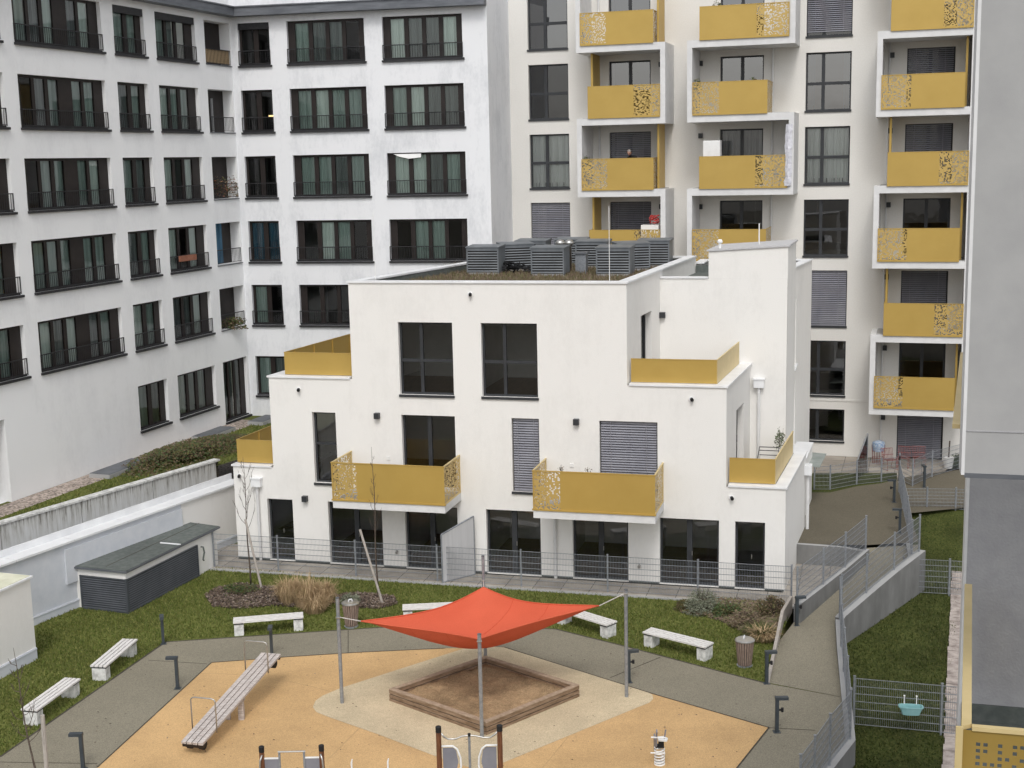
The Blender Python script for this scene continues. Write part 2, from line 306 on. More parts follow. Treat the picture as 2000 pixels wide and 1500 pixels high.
def copy_tree(o, parent=None):
    c = o.copy(); COL.objects.link(c); c.parent = parent
    for ch in list(o.children): copy_tree(ch, c)
    return c
def copies(first, specs, group=None):
    """specs: (label, (x,y,z), rz). The first spec is the prototype itself."""
    out = []
    for i, (lab, loc, rz) in enumerate(specs):
        o = first if i == 0 else copy_tree(first)
        o.location = loc; o.rotation_euler = (0, 0, rz); o['label'] = lab
        if group: o['group'] = group
        out.append(o)
    return out
def wall(mb, u0, u1, z0, z1, holes, y=0.0, rev=.25, mi=None):
    xs = sorted({u0, u1, *[h[0] for h in holes], *[h[1] for h in holes]}); zs = sorted({z0, z1, *[h[2] for h in holes], *[h[3] for h in holes]})
    xs = [x for x in xs if u0 <= x <= u1]; zs = [z for z in zs if z0 <= z <= z1]
    for i in range(len(xs) - 1):
        for j in range(len(zs) - 1):
            cx, cz = (xs[i] + xs[i + 1]) / 2, (zs[j] + zs[j + 1]) / 2
            if any(h[0] < cx < h[1] and h[2] < cz < h[3] for h in holes): continue
            mb.face([(xs[i], y, zs[j]), (xs[i + 1], y, zs[j]), (xs[i + 1], y, zs[j + 1]), (xs[i], y, zs[j + 1])], mi)
    for h in holes:
        a, b, c, d = h[:4]; e = y + (h[4] if len(h) > 4 else rev)
        mb.face([(a, y, c), (a, e, c), (b, e, c), (b, y, c)], mi); mb.face([(a, y, d), (b, y, d), (b, e, d), (a, e, d)], mi)
        mb.face([(a, y, c), (a, y, d), (a, e, d), (a, e, c)], mi); mb.face([(b, y, c), (b, e, c), (b, e, d), (b, y, d)], mi)
def cap_strip(mb, pts, z, out=.05, inn=.32, th=.07, mi=None):
    """mitred coping along an open path; 'out' is to the right of travel"""
    n = len(pts); V = [Vector((p[0], p[1])) for p in pts]; L = []
    for k in range(n):
        ds = []
        if k > 0: ds.append((V[k] - V[k - 1]).normalized())
        if k < n - 1: ds.append((V[k + 1] - V[k]).normalized())
        ns = [Vector((d.y, -d.x)) for d in ds]; m_ = sum(ns, Vector((0, 0))) / len(ns); m_ = m_ / m_.length_squared if m_.length_squared > 1e-6 else ns[0]
        L.append((V[k] + m_ * out, V[k] - m_ * inn))
    for k in range(n - 1):
        (a, b), (c, d) = L[k], L[k + 1]
        i = [mb.add((*p, zz)) for zz in (z - th, z) for p in (a, c, d, b)]
        for q in ((4, 5, 6, 7), (3, 2, 1, 0), (0, 1, 5, 4), (2, 3, 7, 6)): mb.f.append([i[x] for x in q]); mb.m.append(mb.mi if mi is None else mi)
        if k == 0: mb.f.append([i[x] for x in (3, 0, 4, 7)]); mb.m.append(mb.mi)
        if k == n - 2: mb.f.append([i[x] for x in (1, 2, 6, 5)]); mb.m.append(mb.mi)
    return mb
# ------------------------------------------------------------------ windows
CACHE = {}
def cached(key, fn):
    if key not in CACHE: CACHE[key] = fn()
    return CACHE[key]
def curtain_mesh(x0, x1, z0, z1, y, mat, seed, waves=9):
    mb = MB(); rnd = random.Random(seed); n = max(8, int((x1 - x0) * 22)); ph = rnd.random() * 6; pts = []
    for i in range(n + 1):
        x = x0 + (x1 - x0) * i / n; pts.append((x, y + .035 * math.sin(x * 2 * math.pi * waves / 1.0 + ph) + .015 * math.sin(x * 37 + ph)))
    for i in range(n): mb.face([(*pts[i], z0), (*pts[i + 1], z0), (*pts[i + 1], z1), (*pts[i], z1)])
    return mb.mesh('curtain', mat, smooth=True, fix=False)
def blind_mesh(x0, x1, z0, z1, y, pitch=.085):
    mb = MB(); z = z1 - .02
    while z > z0 + .02:
        mb.face([(x0, y - .035, z - .055), (x1, y - .035, z - .055), (x1, y + .03, z), (x0, y + .03, z)]); z -= pitch
    for x in (x0 + (x1 - x0) * .18, x1 - (x1 - x0) * .18): mb.box(x - .006, x + .006, y - .046, y - .04, z0, z1)
    mb.box(x0, x1, y - .03, y + .03, z0, z0 + .03)
    return mb.mesh('blind', 'slat_blind', fix=False)
def glazed(parent, name, u, z, w_, h, cols, rows, fr='frame_dark', y=0.0, rz=0.0, ox=0, oy=0, depth=.16, sill=True, blind=0, curtains=None, glass='glass', handle=False, sw=.07, seed=0, rev=.25, curt_h=(0, 1)):
    """window in an opening; cols = list of fractions (vertical bars between), rows likewise"""
    c, s_ = math.cos(rz), math.sin(rz); lx = ox + c * u - s_ * y; ly = oy + s_ * u + c * y
    def fm():
        mb = MB(); e = .07
        xs = [0] + [sum(cols[:i + 1]) / sum(cols) * w_ for i in range(len(cols))]; zs = [0] + [sum(rows[:i + 1]) / sum(rows) * h for i in range(len(rows))]
        y0, y1 = depth, depth + .08
        mb.box(0.001, e, y0, y1, 0.001, h - .001); mb.box(w_ - e, w_ - .001, y0, y1, 0.001, h - .001); mb.box(e, w_ - e, y0, y1, h - e, h - .001); mb.box(e, w_ - e, y0, y1, 0.001, e)
        for x in xs[1:-1]: mb.box(x - sw, x + sw, y0 - .012, y1 - .004, e, h - e)
        for zz in zs[1:-1]:
            prev = e
            for x in xs[1:-1] + [w_ - e + sw]: mb.box(prev, x - sw, y0 - .006, y1 - .008, zz - sw * .9, zz + sw * .9); prev = x + sw
        return mb.mesh(name, fr)
    key = (name, round(w_, 2), round(h, 2), tuple(cols), tuple(rows), fr, depth, sw)
    o = link(name, cached(key, fm), parent, (lx, ly, z), rz)
    link('pane', cached(('pane', glass, round(w_, 2), round(h, 2), depth), lambda: (lambda mb: (mb.face([(.06, depth + .05, .06), (w_ - .06, depth + .05, .06), (w_ - .06, depth + .05, h - .06), (.06, depth + .05, h - .06)]), mb.mesh('pane', glass, fix=False))[1])(MB())), o)
    if sill: link('sill', cached(('sill', round(w_, 2), fr, depth), lambda: MB().box(-.03, w_ + .03, -.05, depth - .001, -.05, -.002).box(-.03, w_ + .03, -.055, -.051, -.07, .02).mesh('sill', 'frame_dark' if fr == 'frame_dark' else 'sill_dark')), o)
    if blind > 0: link('blind', cached(('blind', round(w_, 2), round(h, 2), blind, depth), lambda: blind_mesh(.04, w_ - .04, h * (1 - blind) + .02, h - .02, depth - .06)), o)
    if curtains:
        for (a, b_, mt) in curtains: link('curtain', cached(('cur', round(w_, 2), round(h, 2), a, b_, mt, seed, curt_h), lambda: curtain_mesh(a * w_, b_ * w_, h * curt_h[0] + .05, h * curt_h[1] - .05, depth + .14, mt, seed)), o)
    if handle: link('handle', cached(('handle', round(w_, 2)), lambda: MB().box(w_ * .54, w_ * .54 + .025, depth - .05, depth - .02, 1.0, 1.14).mesh('handle', 'steel')), o)
    return o
def railing_mesh(w_, h=.6, side=False):
    mb = MB(); mb.box(-.01, w_ + .01, -.02, .02, h - .035, h); mb.box(0, w_, -.012, .012, .03, .055)
    n = int(w_ / .11)
    for i in range(n + 1): x = w_ * i / n; mb.box(x - .007, x + .007, -.007, .007, .056, h - .036)
    for x in (0, w_): mb.box(x - .02, x + .02, -.022, -.0205, 0.0, h)
    return mb.mesh('railing', 'sill_dark')
# ================================================================== OLD WHITE-GREY BUILDING (left wing + back wing)
K = .92
def zk(z): return 1.12 + K * z
old = thing('apartment_building', 'white and grey rendered L-shaped apartment block with dark window bands, left and behind', 'building', (-12.37, 61.42, 0), R(90 - 19.73))
HEADS = [20.93, 17.72, 14.51, 11.31, 8.11]; REL = R(-102.35 + 19.73)
GL = {'big': [(33, 103), (120, 185), (206, 270), (360, 423), (441, 508)], 'two': [(23, 78), (100, 151)], 'three': [(23, 73), (88, 133), (150, 200)],
      'pair': [(15, 93), (125, 203)], 'four': [(46, 134), (162, 247), (272, 354), (380, 464)]}
GW = {'big': 570, 'two': 183, 'three': 248, 'pair': 207, 'four': 506}
def band_window(parent, kind, u, z, w_, h, ox=0, oy=0, rz=0, rail=True, seed=0, cur=None, dark=False):
    sc = w_ / GW[kind]; gl = [(a * sc, b * sc) for a, b in GL[kind]]; c, s_ = math.cos(rz), math.sin(rz)
    def fm():
        mb = MB(); d0, d1 = .17, .25; prev = .001
        for a, b in gl + [(w_ - .001, None)]:
            mb.box(prev, a, d0, d1, .001, h - .001); prev = b
        for a, b in gl:
            mb.box(a, b, d0 + .004, d1 - .004, .001, .09); mb.box(a, b, d0 + .004, d1 - .004, h - .1, h - .001)
        return mb.mesh('window', 'frame_brown')
    o = link('window', cached(('bw', kind, round(w_, 2), round(h, 2)), fm), parent, (ox + c * u, oy + s_ * u, z), rz)
    def pm():
        mb = MB()
        for a, b in gl: mb.face([(a, .21, .09), (b, .21, .09), (b, .21, h - .1), (a, .21, h - .1)])
        return mb.mesh('pane', 'glass_green', fix=False)
    link('pane', cached(('bp', kind, round(w_, 2), round(h, 2)), pm), o)
    link('sill', cached(('bs', kind, round(w_, 2)), lambda: MB().box(-.04, w_ + .08, -.1, .165, -.09, -.002).box(-.03, w_ + .03, .02, .16, .001, .06).mesh('sill', 'sill_dark')), o)
    if rail: link('railing', cached(('br', round(w_, 2)), lambda: railing_mesh(w_, .62)), o, (0, .0, .04))
    rnd = random.Random(seed)
    if not dark:
        for a, b in gl:
            q = rnd.random()
            mt = cur if cur else ('curtain_green' if q < .42 else 'curtain_white' if q < .66 else 'curtain_grey' if q < .88 else None)
            if mt:
                sd_ = rnd.randint(0, 2); lo = 0 if q < .7 else .0
                link('curtain', cached(('bc', kind, round(a, 2), round(w_, 2), mt, sd_, round(h, 2)), lambda: curtain_mesh(a - .03, b + .03, .04, h - .04, .29, mt, sd_)), o)
    return o
holesL = []; specL = []
for k, hd in enumerate(HEADS):
    z0, z1 = zk(hd - 2.03), zk(hd)
    for kind, a, b in (('three', -19.7, -16.5), ('big', -15.68, -10.24), ('two', -9.4, -7.2), ('three', -6.34, -3.15), ('big', -26, -20.56)):
        if kind == 'big' and a < -25 and k > 4: continue
        holesL.append((a * K, b * K, z0, z1)); specL.append((kind, a * K, z0, (b - a) * K, z1 - z0, k))
    holesL.append((-2.35 * K, -.10 * K, z0, z1, .6))
for kind, a, b in (('two', -9.44, -7.2), ('three', -6.36, -3.15)):
    holesL.append((a * K, b * K, zk(2.45), zk(4.47))); specL.append((kind, a * K, zk(2.45), (b - a) * K, 2.02 * K, 5))
holesL.append((-2.42 * K, -.17 * K, zk(1.48), zk(4.49)))
holesL.append((-20.5 * K, -18.0 * K, zk(1.30), zk(4.64), 1.0))
mb = MB(); wall(mb, -34, 0, 1.2, 24.6, holesL)
# base plinth pieces, ends and floors
for k in range(8):
    z = zk(HEADS[0] - 2.45 - 3.21 * k) if k else zk(HEADS[0] + .6)
    mb.box(-33.9, -.3, 1.32, 8, z - .22, z, 1)
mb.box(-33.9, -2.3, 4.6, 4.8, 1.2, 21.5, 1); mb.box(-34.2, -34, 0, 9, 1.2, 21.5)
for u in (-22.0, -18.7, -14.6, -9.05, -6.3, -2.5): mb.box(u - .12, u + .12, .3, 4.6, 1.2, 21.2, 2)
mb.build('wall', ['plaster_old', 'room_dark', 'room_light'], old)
for i, (kind, u, z, w_, h, k) in enumerate(specL):
    band_window(old, kind, u, z, w_, h, rail=(k < 5), seed=100 + i * 7 + k)
# French window on the ground floor (three tall panes)
band_window(old, 'three', -2.42 * K, zk(1.48), 2.25 * K, 3.01 * K, rail=False, seed=5, cur='curtain_grey')
# loggias
for k, hd in enumerate(HEADS):
    z0 = zk(hd - 2.03); h = 2.03 * K; lg = MB(); a, b = -2.35 * K, -.10 * K
    lg.box(a + .001, b - .001, .53, .59, z0 + .001, z0 + h - .001); lg.box(a + .25, a + .33, .47, .529, z0, z0 + h)
    o = lg.build('loggia', 'frame_brown', old)
    link('railing', cached('lrail', lambda: railing_mesh(2.25 * K, .66)), o, (a, .04, z0 + .02))
    MB().box(a - .02, b + .02, -.05, .12, z0 - .05, z0 - .002).build('sill', 'zinc', o)
    if k == 0: MB().box(a + .02, b - .02, .07, .085, z0 + .05, z0 + .68).build('reed_mat', 'tan_mat', o)
    if k == 3:
        link('curtain', curtain_mesh(a + .04, b - .9, z0, z0 + h, .42, 'curtain_blue', 3), o)
    if k in (1,): MB().box(a + .9, a + 1.0, .40, .46, z0, z0 + 1.5).build('curtain', 'curtain_grey', o)
# door recess lower left
MB().box(-20.5 * K + .002, -18.0 * K - .002, .9, .98, zk(1.3), zk(4.64)).build('door', 'frame_brown', old)
# back wing
holesB = []; specB = []
for k, hd in enumerate(HEADS):
    z0, z1 = zk(hd - 2.03), zk(hd)
    for kind, a, b in (('pair', .38, 2.02), ('four', 2.93, 6.87), ('four', 7.78, 11.72)):
        holesB.append((a * K, b * K, z0, z1)); specB.append((kind, a * K, z0, (b - a) * K, z1 - z0, k))
holesB.append((.38 * K, 2.02 * K, zk(2.45), zk(4.47))); specB.append(('pair', .38 * K, zk(2.45), 1.64 * K, 2.02 * K, 5))
mb = MB(); wall(mb.T(0, 0, 0, REL), 0, 12.93 * K, 1.2, 24.6, holesB)
for k in range(8):
    z = zk(HEADS[0] - 2.45 - 3.21 * k) if k else zk(HEADS[0] + .6)
    mb.box(.3, 12.93 * K - .05, .32, 8, z - .22, z, 1)
mb.box(.18, .29, .3, 4.6, 1.2, 21.5, 1); mb.box(.3, 12.93 * K - .05, 4.6, 4.8, 1.2, 21.5, 1); mb.box(12.93 * K - .04, 12.93 * K, .001, 8, 1.2, 21.5)  # first box: dark partition added to block light from the open corner
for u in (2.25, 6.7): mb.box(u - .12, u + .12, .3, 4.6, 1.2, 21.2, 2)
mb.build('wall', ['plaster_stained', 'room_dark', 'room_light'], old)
for i, (kind, u, z, w_, h, k) in enumerate(specB):
    band_window(old, kind, u, z, w_, h, rz=REL, rail=(k < 5), seed=900 + i * 13, cur='curtain_blue' if (kind == 'pair' and k == 3) else None, dark=(k == 0 and kind != 'four') or (kind == 'pair' and k in (1, 2)) or (kind == 'four' and k == 4))
# lit lamp, shelf of white cloth
lm = bpy.data.materials.new('lamp_glow'); lm.use_nodes = True; lm.node_tree.nodes['Principled BSDF'].inputs['Emission Color'].default_value = (1, .62, .25, 1); lm.node_tree.nodes['Principled BSDF'].inputs['Emission Strength'].default_value = 2.2; M['lamp_glow'] = lm
mb = MB().T(0, 0, 0, REL)
for i in range(4): mb.box((1.42 + i * .11) * K, (1.5 + i * .11) * K, .8, .87, zk(16.45), zk(16.52))
mb.build('ceiling_lamp', 'lamp_glow', old)
# cornice + attic
mb = MB(); zc0, zc1 = zk(21.22), zk(21.62)
c2 = (math.cos(REL) * 12.93 * K, math.sin(REL) * 12.93 * K)
path = [(-34, 0), (0, 0), c2]
cap_strip(mb, path, zc1, out=.5, inn=.0, th=.36)
cap_strip(mb, path, zc1 + .06, out=.56, inn=.0, th=.055)
mb.build('cornice', 'zinc', old)
for q, (a, b) in enumerate((((-34, -.002), (-.6, -.002)),)): pass
# kitchen box and plant details on facade railings
for u_, w_, rr in ((-9.4, 2.2, 0), (-6.34, 3.19, 0)): MB().box(u_ * K + .02, (u_ + w_) * K - .02, .02, .16, zk(20.62), zk(20.925)).build('roller_box', 'sill_dark', old)
MB().T(0, 0, 0, REL).box(.39 * K + .02, 2.02 * K - .02, .02, .16, zk(20.62), zk(20.925)).build('roller_box', 'sill_dark', old)
mb = MB().T(0, 0, 0, REL); mb.face([(8.1 * K, .05, zk(14.46)), (9.5 * K, .05, zk(14.46)), (9.5 * K, .02, zk(14.28)), (8.9 * K, .0, zk(14.22)), (8.4 * K, .02, zk(14.33))]); mb.build('cloth_strip', 'white_paint', old, fix=False)
MB().box(-5.7 * K, -4.35 * K, -.12, -.03, zk(9.72), zk(9.98)).build('flower_box', 'terracotta', old)

# ================================================================== REAR CREAM BUILDING
ro = Vector((7.2176, 61, 0)); RZ = R(-17.6)
rear = thing('apartment_building', 'tall cream apartment building with stacked gold balconies across the back right', 'building', ro, RZ)
RH = [2.6, 5.73, 8.89, 12.03, 15.2, 18.38, 21.55]
holes = []
for k, hd in enumerate(RH):
    sill = hd - 2.5
    if k >= 2: holes.append((-6.45, -4.53, sill, hd))
    holes.append((6.22, 8.16, 1.12 if k == 0 else sill, hd))
    if k >= 2: holes.append((-2.6, -.67, sill, hd))
    if k >= 1: holes.append((2.48, 4.4, sill, hd))
    holes.append((10.46, 12.42, .42 if k == 0 else sill, hd))
mb = MB(); wall(mb, -8.42, 24, -.8, 27, holes)
for k in range(9):
    z = .35 + 3.165 * k; mb.box(-8.3, 23.9, .32, 8, z - .3, z - .05, 1)
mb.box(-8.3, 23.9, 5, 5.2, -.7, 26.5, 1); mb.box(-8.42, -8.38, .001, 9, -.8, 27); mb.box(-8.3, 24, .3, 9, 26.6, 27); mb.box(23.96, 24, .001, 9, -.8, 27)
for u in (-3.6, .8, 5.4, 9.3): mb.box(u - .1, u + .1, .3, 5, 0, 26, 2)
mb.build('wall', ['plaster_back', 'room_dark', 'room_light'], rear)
# string course low
MB().box(4.8, 9.3, -.025, -.001, 2.98, 3.08).build('moulding', 'plaster_back', rear)
cross = ([.38, .62], [.47, .53])
blindA = {2: 1, 3: 1}; blindB = {1: 0, 2: 1, 3: 1, 6: 1}
for k, hd in enumerate(RH):
    if k >= 2: glazed(rear, 'window', -6.45, hd - 2.5, 1.92, 2.5, [.42, .58], [.47, .53], blind=1 if k == 3 else 0, curtains=[(.04, .42, 'curtain_white'), (.44, .96, 'curtain_white')] if k == 4 else None, seed=k, glass='glass_far' if k > 5 else 'glass')
    zz = 1.12 if k == 0 else hd - 2.5
    glazed(rear, 'window', 6.22, zz, 1.94, hd - zz, [.38, .62], [.47, .53] if k else [1], blind={2: 1, 6: .93}.get(k, 0),
           curtains={4: [(.04, .96, 'curtain_white')], 5: [(.04, .2, 'curtain_blue'), (.82, .96, 'curtain_blue')]}.get(k), seed=20 + k, glass='glass_far' if k == 5 else 'glass')
def bdoor(u, k, blind=0, curt=None, gl='glass'):
    hd = RH[k]; z0 = hd - 2.5 if k else .42
    o = glazed(rear, 'balcony_door', u, z0, 1.93, hd - z0, [.5, .5], [1], blind=blind, curtains=curt, sill=False, seed=50 + k, glass=gl); return o
for k in (2, 3, 4, 5, 6): bdoor(-2.6, k, {2: 1, 3: 1, 4: .72}.get(k, 0), gl='glass_far' if k > 4 else 'glass')
for k in (1, 2, 3, 4, 5, 6): bdoor(2.48, k, 0, [(.05, .95, 'curtain_grey')] if k == 4 else None, gl='glass_far' if k > 4 else 'glass')
for k in (0, 1, 2, 3, 4, 5, 6): bdoor(10.46, k, {5: .75, 4: 1, 2: 1, 0: .95}.get(k, 0))
# wall lamps, downpipes
for (u, off) in ((-.18, -.12), (1.62, -.15), (9.85, -.15)):
    for k in range(0 if u > 5 else 2, 7): MB().box(u - .09, u + .09, -.16, -.001, RH[k] - .22 + off, RH[k] + off).build('wall_lamp', 'frame_dark', rear)
for u in (-3.05, 4.8, 9.75):
    for k in range(0 if u > 5 else 2, 7): MB().tube([(u, -.07, 15.8 + 3.165 * (k - 5) + (.01 if k else -.3)), (u, -.07, 15.8 + 3.165 * (k - 4) - .32)], .045, 8).build('downpipe', 'white_concrete', rear)
PR = 2.1
def balcony(u0, u1, k, lw, rw, rail, perf, scr, seed=0):
    """slab at storey k (k=0 at z 12.63-> index), lw/rw = left/right white wall above slab, rail=(a,b), perf='l'/'r', scr = x of gold side screen or None"""
    zt = 15.80 + 3.165 * (k - 5); zn = zt + 3.165 - .31
    mb = MB().box(u0, u1, -PR, -.002, zt - .31, zt)
    if lw: mb.box(u0, u0 + .22, -PR, -.002, zt + .0005, zn - .0005)
    if rw: mb.box(u1 - .22, u1, -PR, -.002, zt + .0005, zn - .0005)
    b = mb.build('balcony', 'white_concrete', rear)
    MB().box(u0 + .23, u1 - .23, -PR + .15, -.01, zt + .001, zt + .02).build('balcony_floor', 'concrete_smooth', b)
    a, c = rail; z0, z1 = zt + .02, zt + 1.36; pw = (c - a) * .36; y = -PR - .05
    ps = (a, a + pw) if perf == 'l' else (c - pw, c); so_ = (a + pw, c) if perf == 'l' else (a, c - pw)
    p = MB().box(so_[0], so_[1], y, y + .025, z0, z1); p.box(a, c, y - .006, y + .035, z1 - .001, z1 + .03); p.box(a, c, y - .012, y + .03, z0 - .04, z0 + .04)
    xx = ps[0] if perf == 'l' else ps[1] - .035; p.box(xx, xx + .035, y - .002, y + .027, z0 + .041, z1 - .002)
    p.build('railing_panel', 'gold', b)
    q = MB(); q.face([(ps[0], y + .012, z0), (ps[1], y + .012, z0), (ps[1], y + .012, z1), (ps[0], y + .012, z1)])
    q.build('perforated_panel', 'gold_perforated', b)
    for side, has in (('l', lw), ('r', rw)):
        if has: continue
        x = a + .02 if side == 'l' else c - .02
        q = MB(); q.face([(x, y + .03, z0), (x, -.05, z0), (x, -.05, z1), (x, y + .03, z1)]); q.build('perforated_panel', 'gold_perforated', b)
        MB().box(x - .02, x + .02, y + .036, -.04, z1 + .001, z1 + .03).build('handrail', 'gold', b)
    if scr is not None:
        s_ = MB()
        for i in range(6): s_.box(scr - .02, scr + .02, -1.5 + i * .24, -1.5 + i * .24 + .2, zt + .03, zn - .01)
        s_.box(scr - .045, scr + .045, -1.56, -1.505, zt + .025, zn - .005)
        s_.build('side_screen', 'gold', b)
    return b
for k in (6, 5, 4, 3, 2):      # k=5: slab top 15.80
    odd = k % 2
    # stack one
    balcony(-3.6, .4, k, not odd, odd, (-3.08, .17) if odd else (-3.4, -.12), 'r' if odd else 'l', -3.02 if odd else -.02)
    # stack two
    balcony(1.36, 5.95, k, odd, not odd, (1.6, 4.82) if odd else (1.9, 5.7), 'l' if odd else 'r', None)
for k in (7, 6, 5, 4, 3, 2, 1):
    odd = k % 2
    balcony(9.3, 13.25, k, odd, True, (9.5, 12.8) if odd else (9.82, 13.05), 'l' if odd else 'r', 12.85 if odd else 9.9)

# ================================================================== CENTRAL BUILDING
fo = P(1532, 1157, 0); CZ = R(-15.14)
mid = thing('apartment_house', 'small stepped cream apartment house with gold balconies and terraces in the courtyard centre', 'building', (fo.x, fo.y, 0), CZ)
def sk(u, v): return (u + .07 * v, v)
wins = {}
g0 = .04
H0 = [(-18.17, -17.19, g0, 2.3), (-15.84, -13.82, g0, 2.3), (-12.97, -11.06, g0, 2.3), (-10.03, -8.12, g0, 2.3), (-7.01, -5.12, g0, 2.3), (-4.07, -2.12, g0, 2.3), (-1.6, -.64, g0, 2.3), (-16.28, -15.4, 2.96, 5.5), (-12.97, -11.05, 2.96, 5.5), (-9.06, -8.11, 2.96, 5.5), (-6.06, -4.13, 2.96, 5.5), (-12.98, -11.05, 6.2, 8.7), (-10.05, -8.12, 6.2, 8.7)]
# openings that cross the strip at z=3.5 are handled by one stepped wall
mb = MB()
def strip(u0, u1, z0, z1):
    hs = [(a, b, max(c, z0), min(d, z1)) for a, b, c, d in H0 if c < z1 and d > z0]
    xs = sorted({u0, u1, *[h[0] for h in hs], *[h[1] for h in hs]}); zs = sorted({z0, z1, *[h[2] for h in hs], *[h[3] for h in hs]})
    for i in range(len(xs) - 1):
        for j in range(len(zs) - 1):
            cx, cz = (xs[i] + xs[i + 1]) / 2, (zs[j] + zs[j + 1]) / 2
            if any(h[0] < cx < h[1] and h[2] < cz < h[3] for h in hs): continue
            mb.face([(xs[i], 0, zs[j]), (xs[i + 1], 0, zs[j]), (xs[i + 1], 0, zs[j + 1]), (xs[i], 0, zs[j + 1])])
strip(-19.43, 0, -.02, 3.45); strip(-17.86, -1.9, 3.45, 6.7); strip(-14.72, -5.12, 6.7, 10.03)
for a, b, c, d in H0:
    e = .25
    mb.face([(a, 0, c), (a, e, c), (b, e, c), (b, 0, c)]); mb.face([(a, 0, d), (b, 0, d), (b, e, d), (a, e, d)])
    mb.face([(a, 0, c), (a, 0, d), (a, e, d), (a, e, c)]); mb.face([(b, 0, c), (b, e, c), (b, e, d), (b, 0, d)])
def side(u, v0, v1, z0, z1, holes=(), skw=.07, rev=.22):
    """vertical wall running back from the facade at plan u, with openings given in (v0,v1,z0,z1)"""
    hs = list(holes); vs = sorted({v0, v1, *[h[0] for h in hs], *[h[1] for h in hs]}); zs = sorted({z0, z1, *[h[2] for h in hs], *[h[3] for h in hs]})
    X = lambda v: u + skw * v
    for i in range(len(vs) - 1):
        for j in range(len(zs) - 1):
            cv, cz = (vs[i] + vs[i + 1]) / 2, (zs[j] + zs[j + 1]) / 2
            if any(h[0] < cv < h[1] and h[2] < cz < h[3] for h in hs): continue
            mb.face([(X(vs[i]), vs[i], zs[j]), (X(vs[i + 1]), vs[i + 1], zs[j]), (X(vs[i + 1]), vs[i + 1], zs[j + 1]), (X(vs[i]), vs[i], zs[j + 1])])
    for a, b, c, d in hs:
        for (p, q) in (((a, c), (b, c)), ((b, c), (b, d)), ((b, d), (a, d)), ((a, d), (a, c))):
            mb.face([(X(p[0]), p[0], p[1]), (X(q[0]), q[0], q[1]), (X(q[0]) - rev, q[0], q[1]), (X(p[0]) - rev, p[0], p[1])])
side(0, 0, 5.6, -.02, 3.45); side(-1.9, 0, 4.9, 3.15, 6.7, [(1.95, 3.5, 3.25, 5.6)]); side(-5.12, 0, 4.9, 6.35, 10.03, [(1.95, 3.55, 6.45, 8.75)])
side(-5.12, 4.9, 11.4, 9.3, 10.03)
side(-.545, 4.9, 7.6, -.1, 9.75, skw=.05); side(-1.46, 7.6, 13.2, -.1, 9.75, [(8.6, 9.8, 6.0, 8.6), (8.6, 9.8, 2.8, 5.4)], skw=.125); mb.face([(-.165, 7.6, -.1), (-.51, 7.6, -.1), (-.51, 7.6, 9.75), (-.165, 7.6, 9.75)])
side(-.02, 5.6, 9.6, -.05, 2.9, skw=.05)
side(-19.43, 0, 7, -.02, 3.45, skw=.07); side(-17.86, 0, 7, 3.1, 6.7, skw=.1); side(-14.72, 0, 11.4, 6.3, 10.03, skw=.2)
mb.face([(-17.16, 7, 3.1), (-19, 7, 3.1), (-19, 7, 3.45), (-17.16, 7, 3.45)])
# wall facing the front behind the right terraces
V2 = 4.9
x1 = -.55 + .05 * V2
mb.face([(-4.78, V2, 3.1), (x1, V2, 3.1), (x1, V2, 9.75), (-4.78, V2, 9.75)])
mb.face([(x1, V2, -.1), (.3, V2 + .6, -.1), (.3, V2 + .6, 3.4), (x1, V2, 3.4)])
mb.face([(-.02 + .28, 5.6, -.1), (-.5, 5.6, -.1), (-.5, 5.6, 3.4), (.26, 5.6, 3.4)])
# rear faces and floors
mb.face([(-17, 11.4, -.1), (-4.3, 11.4, -.1), (-4.3, 11.4, 6.7), (-17, 11.4, 6.7)]); mb.face([(-12.44, 11.4, 6.7), (-4.3, 11.4, 6.7), (-4.3, 11.4, 10.03), (-12.44, 11.4, 10.03)]); mb.face([(-4.3, 13.2, -.1), (.19, 13.2, -.1), (.19, 13.2, 9.75), (-4.3, 13.2, 9.75)]); mb.face([(-4.3, 11.4, -.1), (-4.3, 13.2, -.1), (-4.3, 13.2, 9.75), (-4.3, 11.4, 9.75)])
mb.mi = 1
mb.box(-14.6, -5.2, .26, 11.3, 8.95, 9.2); mb.box(-17.7, -2.0, .26, 11.2, 5.75, 6.1); mb.box(-19.3, -.1, .26, 4.88, 2.5, 2.9); mb.box(-19.3, -.1, .26, 11, -.3, -.02)
mb.box(-19.2, -.3, 4.5, 4.6, 0, 2.5); mb.box(-17.6, -2.1, 4.6, 4.7, 2.9, 5.75); mb.box(-14.5, -5.0, 4.7, 4.8, 6.1, 8.95)
for u in (-16.6, -13.4, -10.5, -7.6, -4.6, -1.85): mb.box(u - .06, u + .06, .3, 4.5, 0, 2.5)
for u in (-14.6, -10.1, -7.1, -3.9): mb.box(u - .06, u + .06, .3, 4.6, 2.9, 5.75)
mb.box(-10.66, -10.54, .3, 4.7, 6.1, 8.95)
for z in (-.015, 2.903, 6.103): mb.box(-17.5 if z < 6 else -14.4, -2.2 if z < 6 else -5.4, .3, 4.45, z, z + .02, 2)
mb.build('wall', ['plaster_cream', 'room_light', 'wood_floor'], mid)
# dark plinth
mb = MB()
us = [-19.43] + [x for h in H0[:7] for x in h[:2]] + [0]
for i in range(0, len(us), 2): mb.box(us[i] + .012, us[i + 1] - .012, -.012, -.002, 0, .09)
mb.build('plinth', 'bitumen', mid)
MB().box(-19.4, -.05, -.12, -.013, .0, .03).build('threshold_strip', 'zinc', mid)
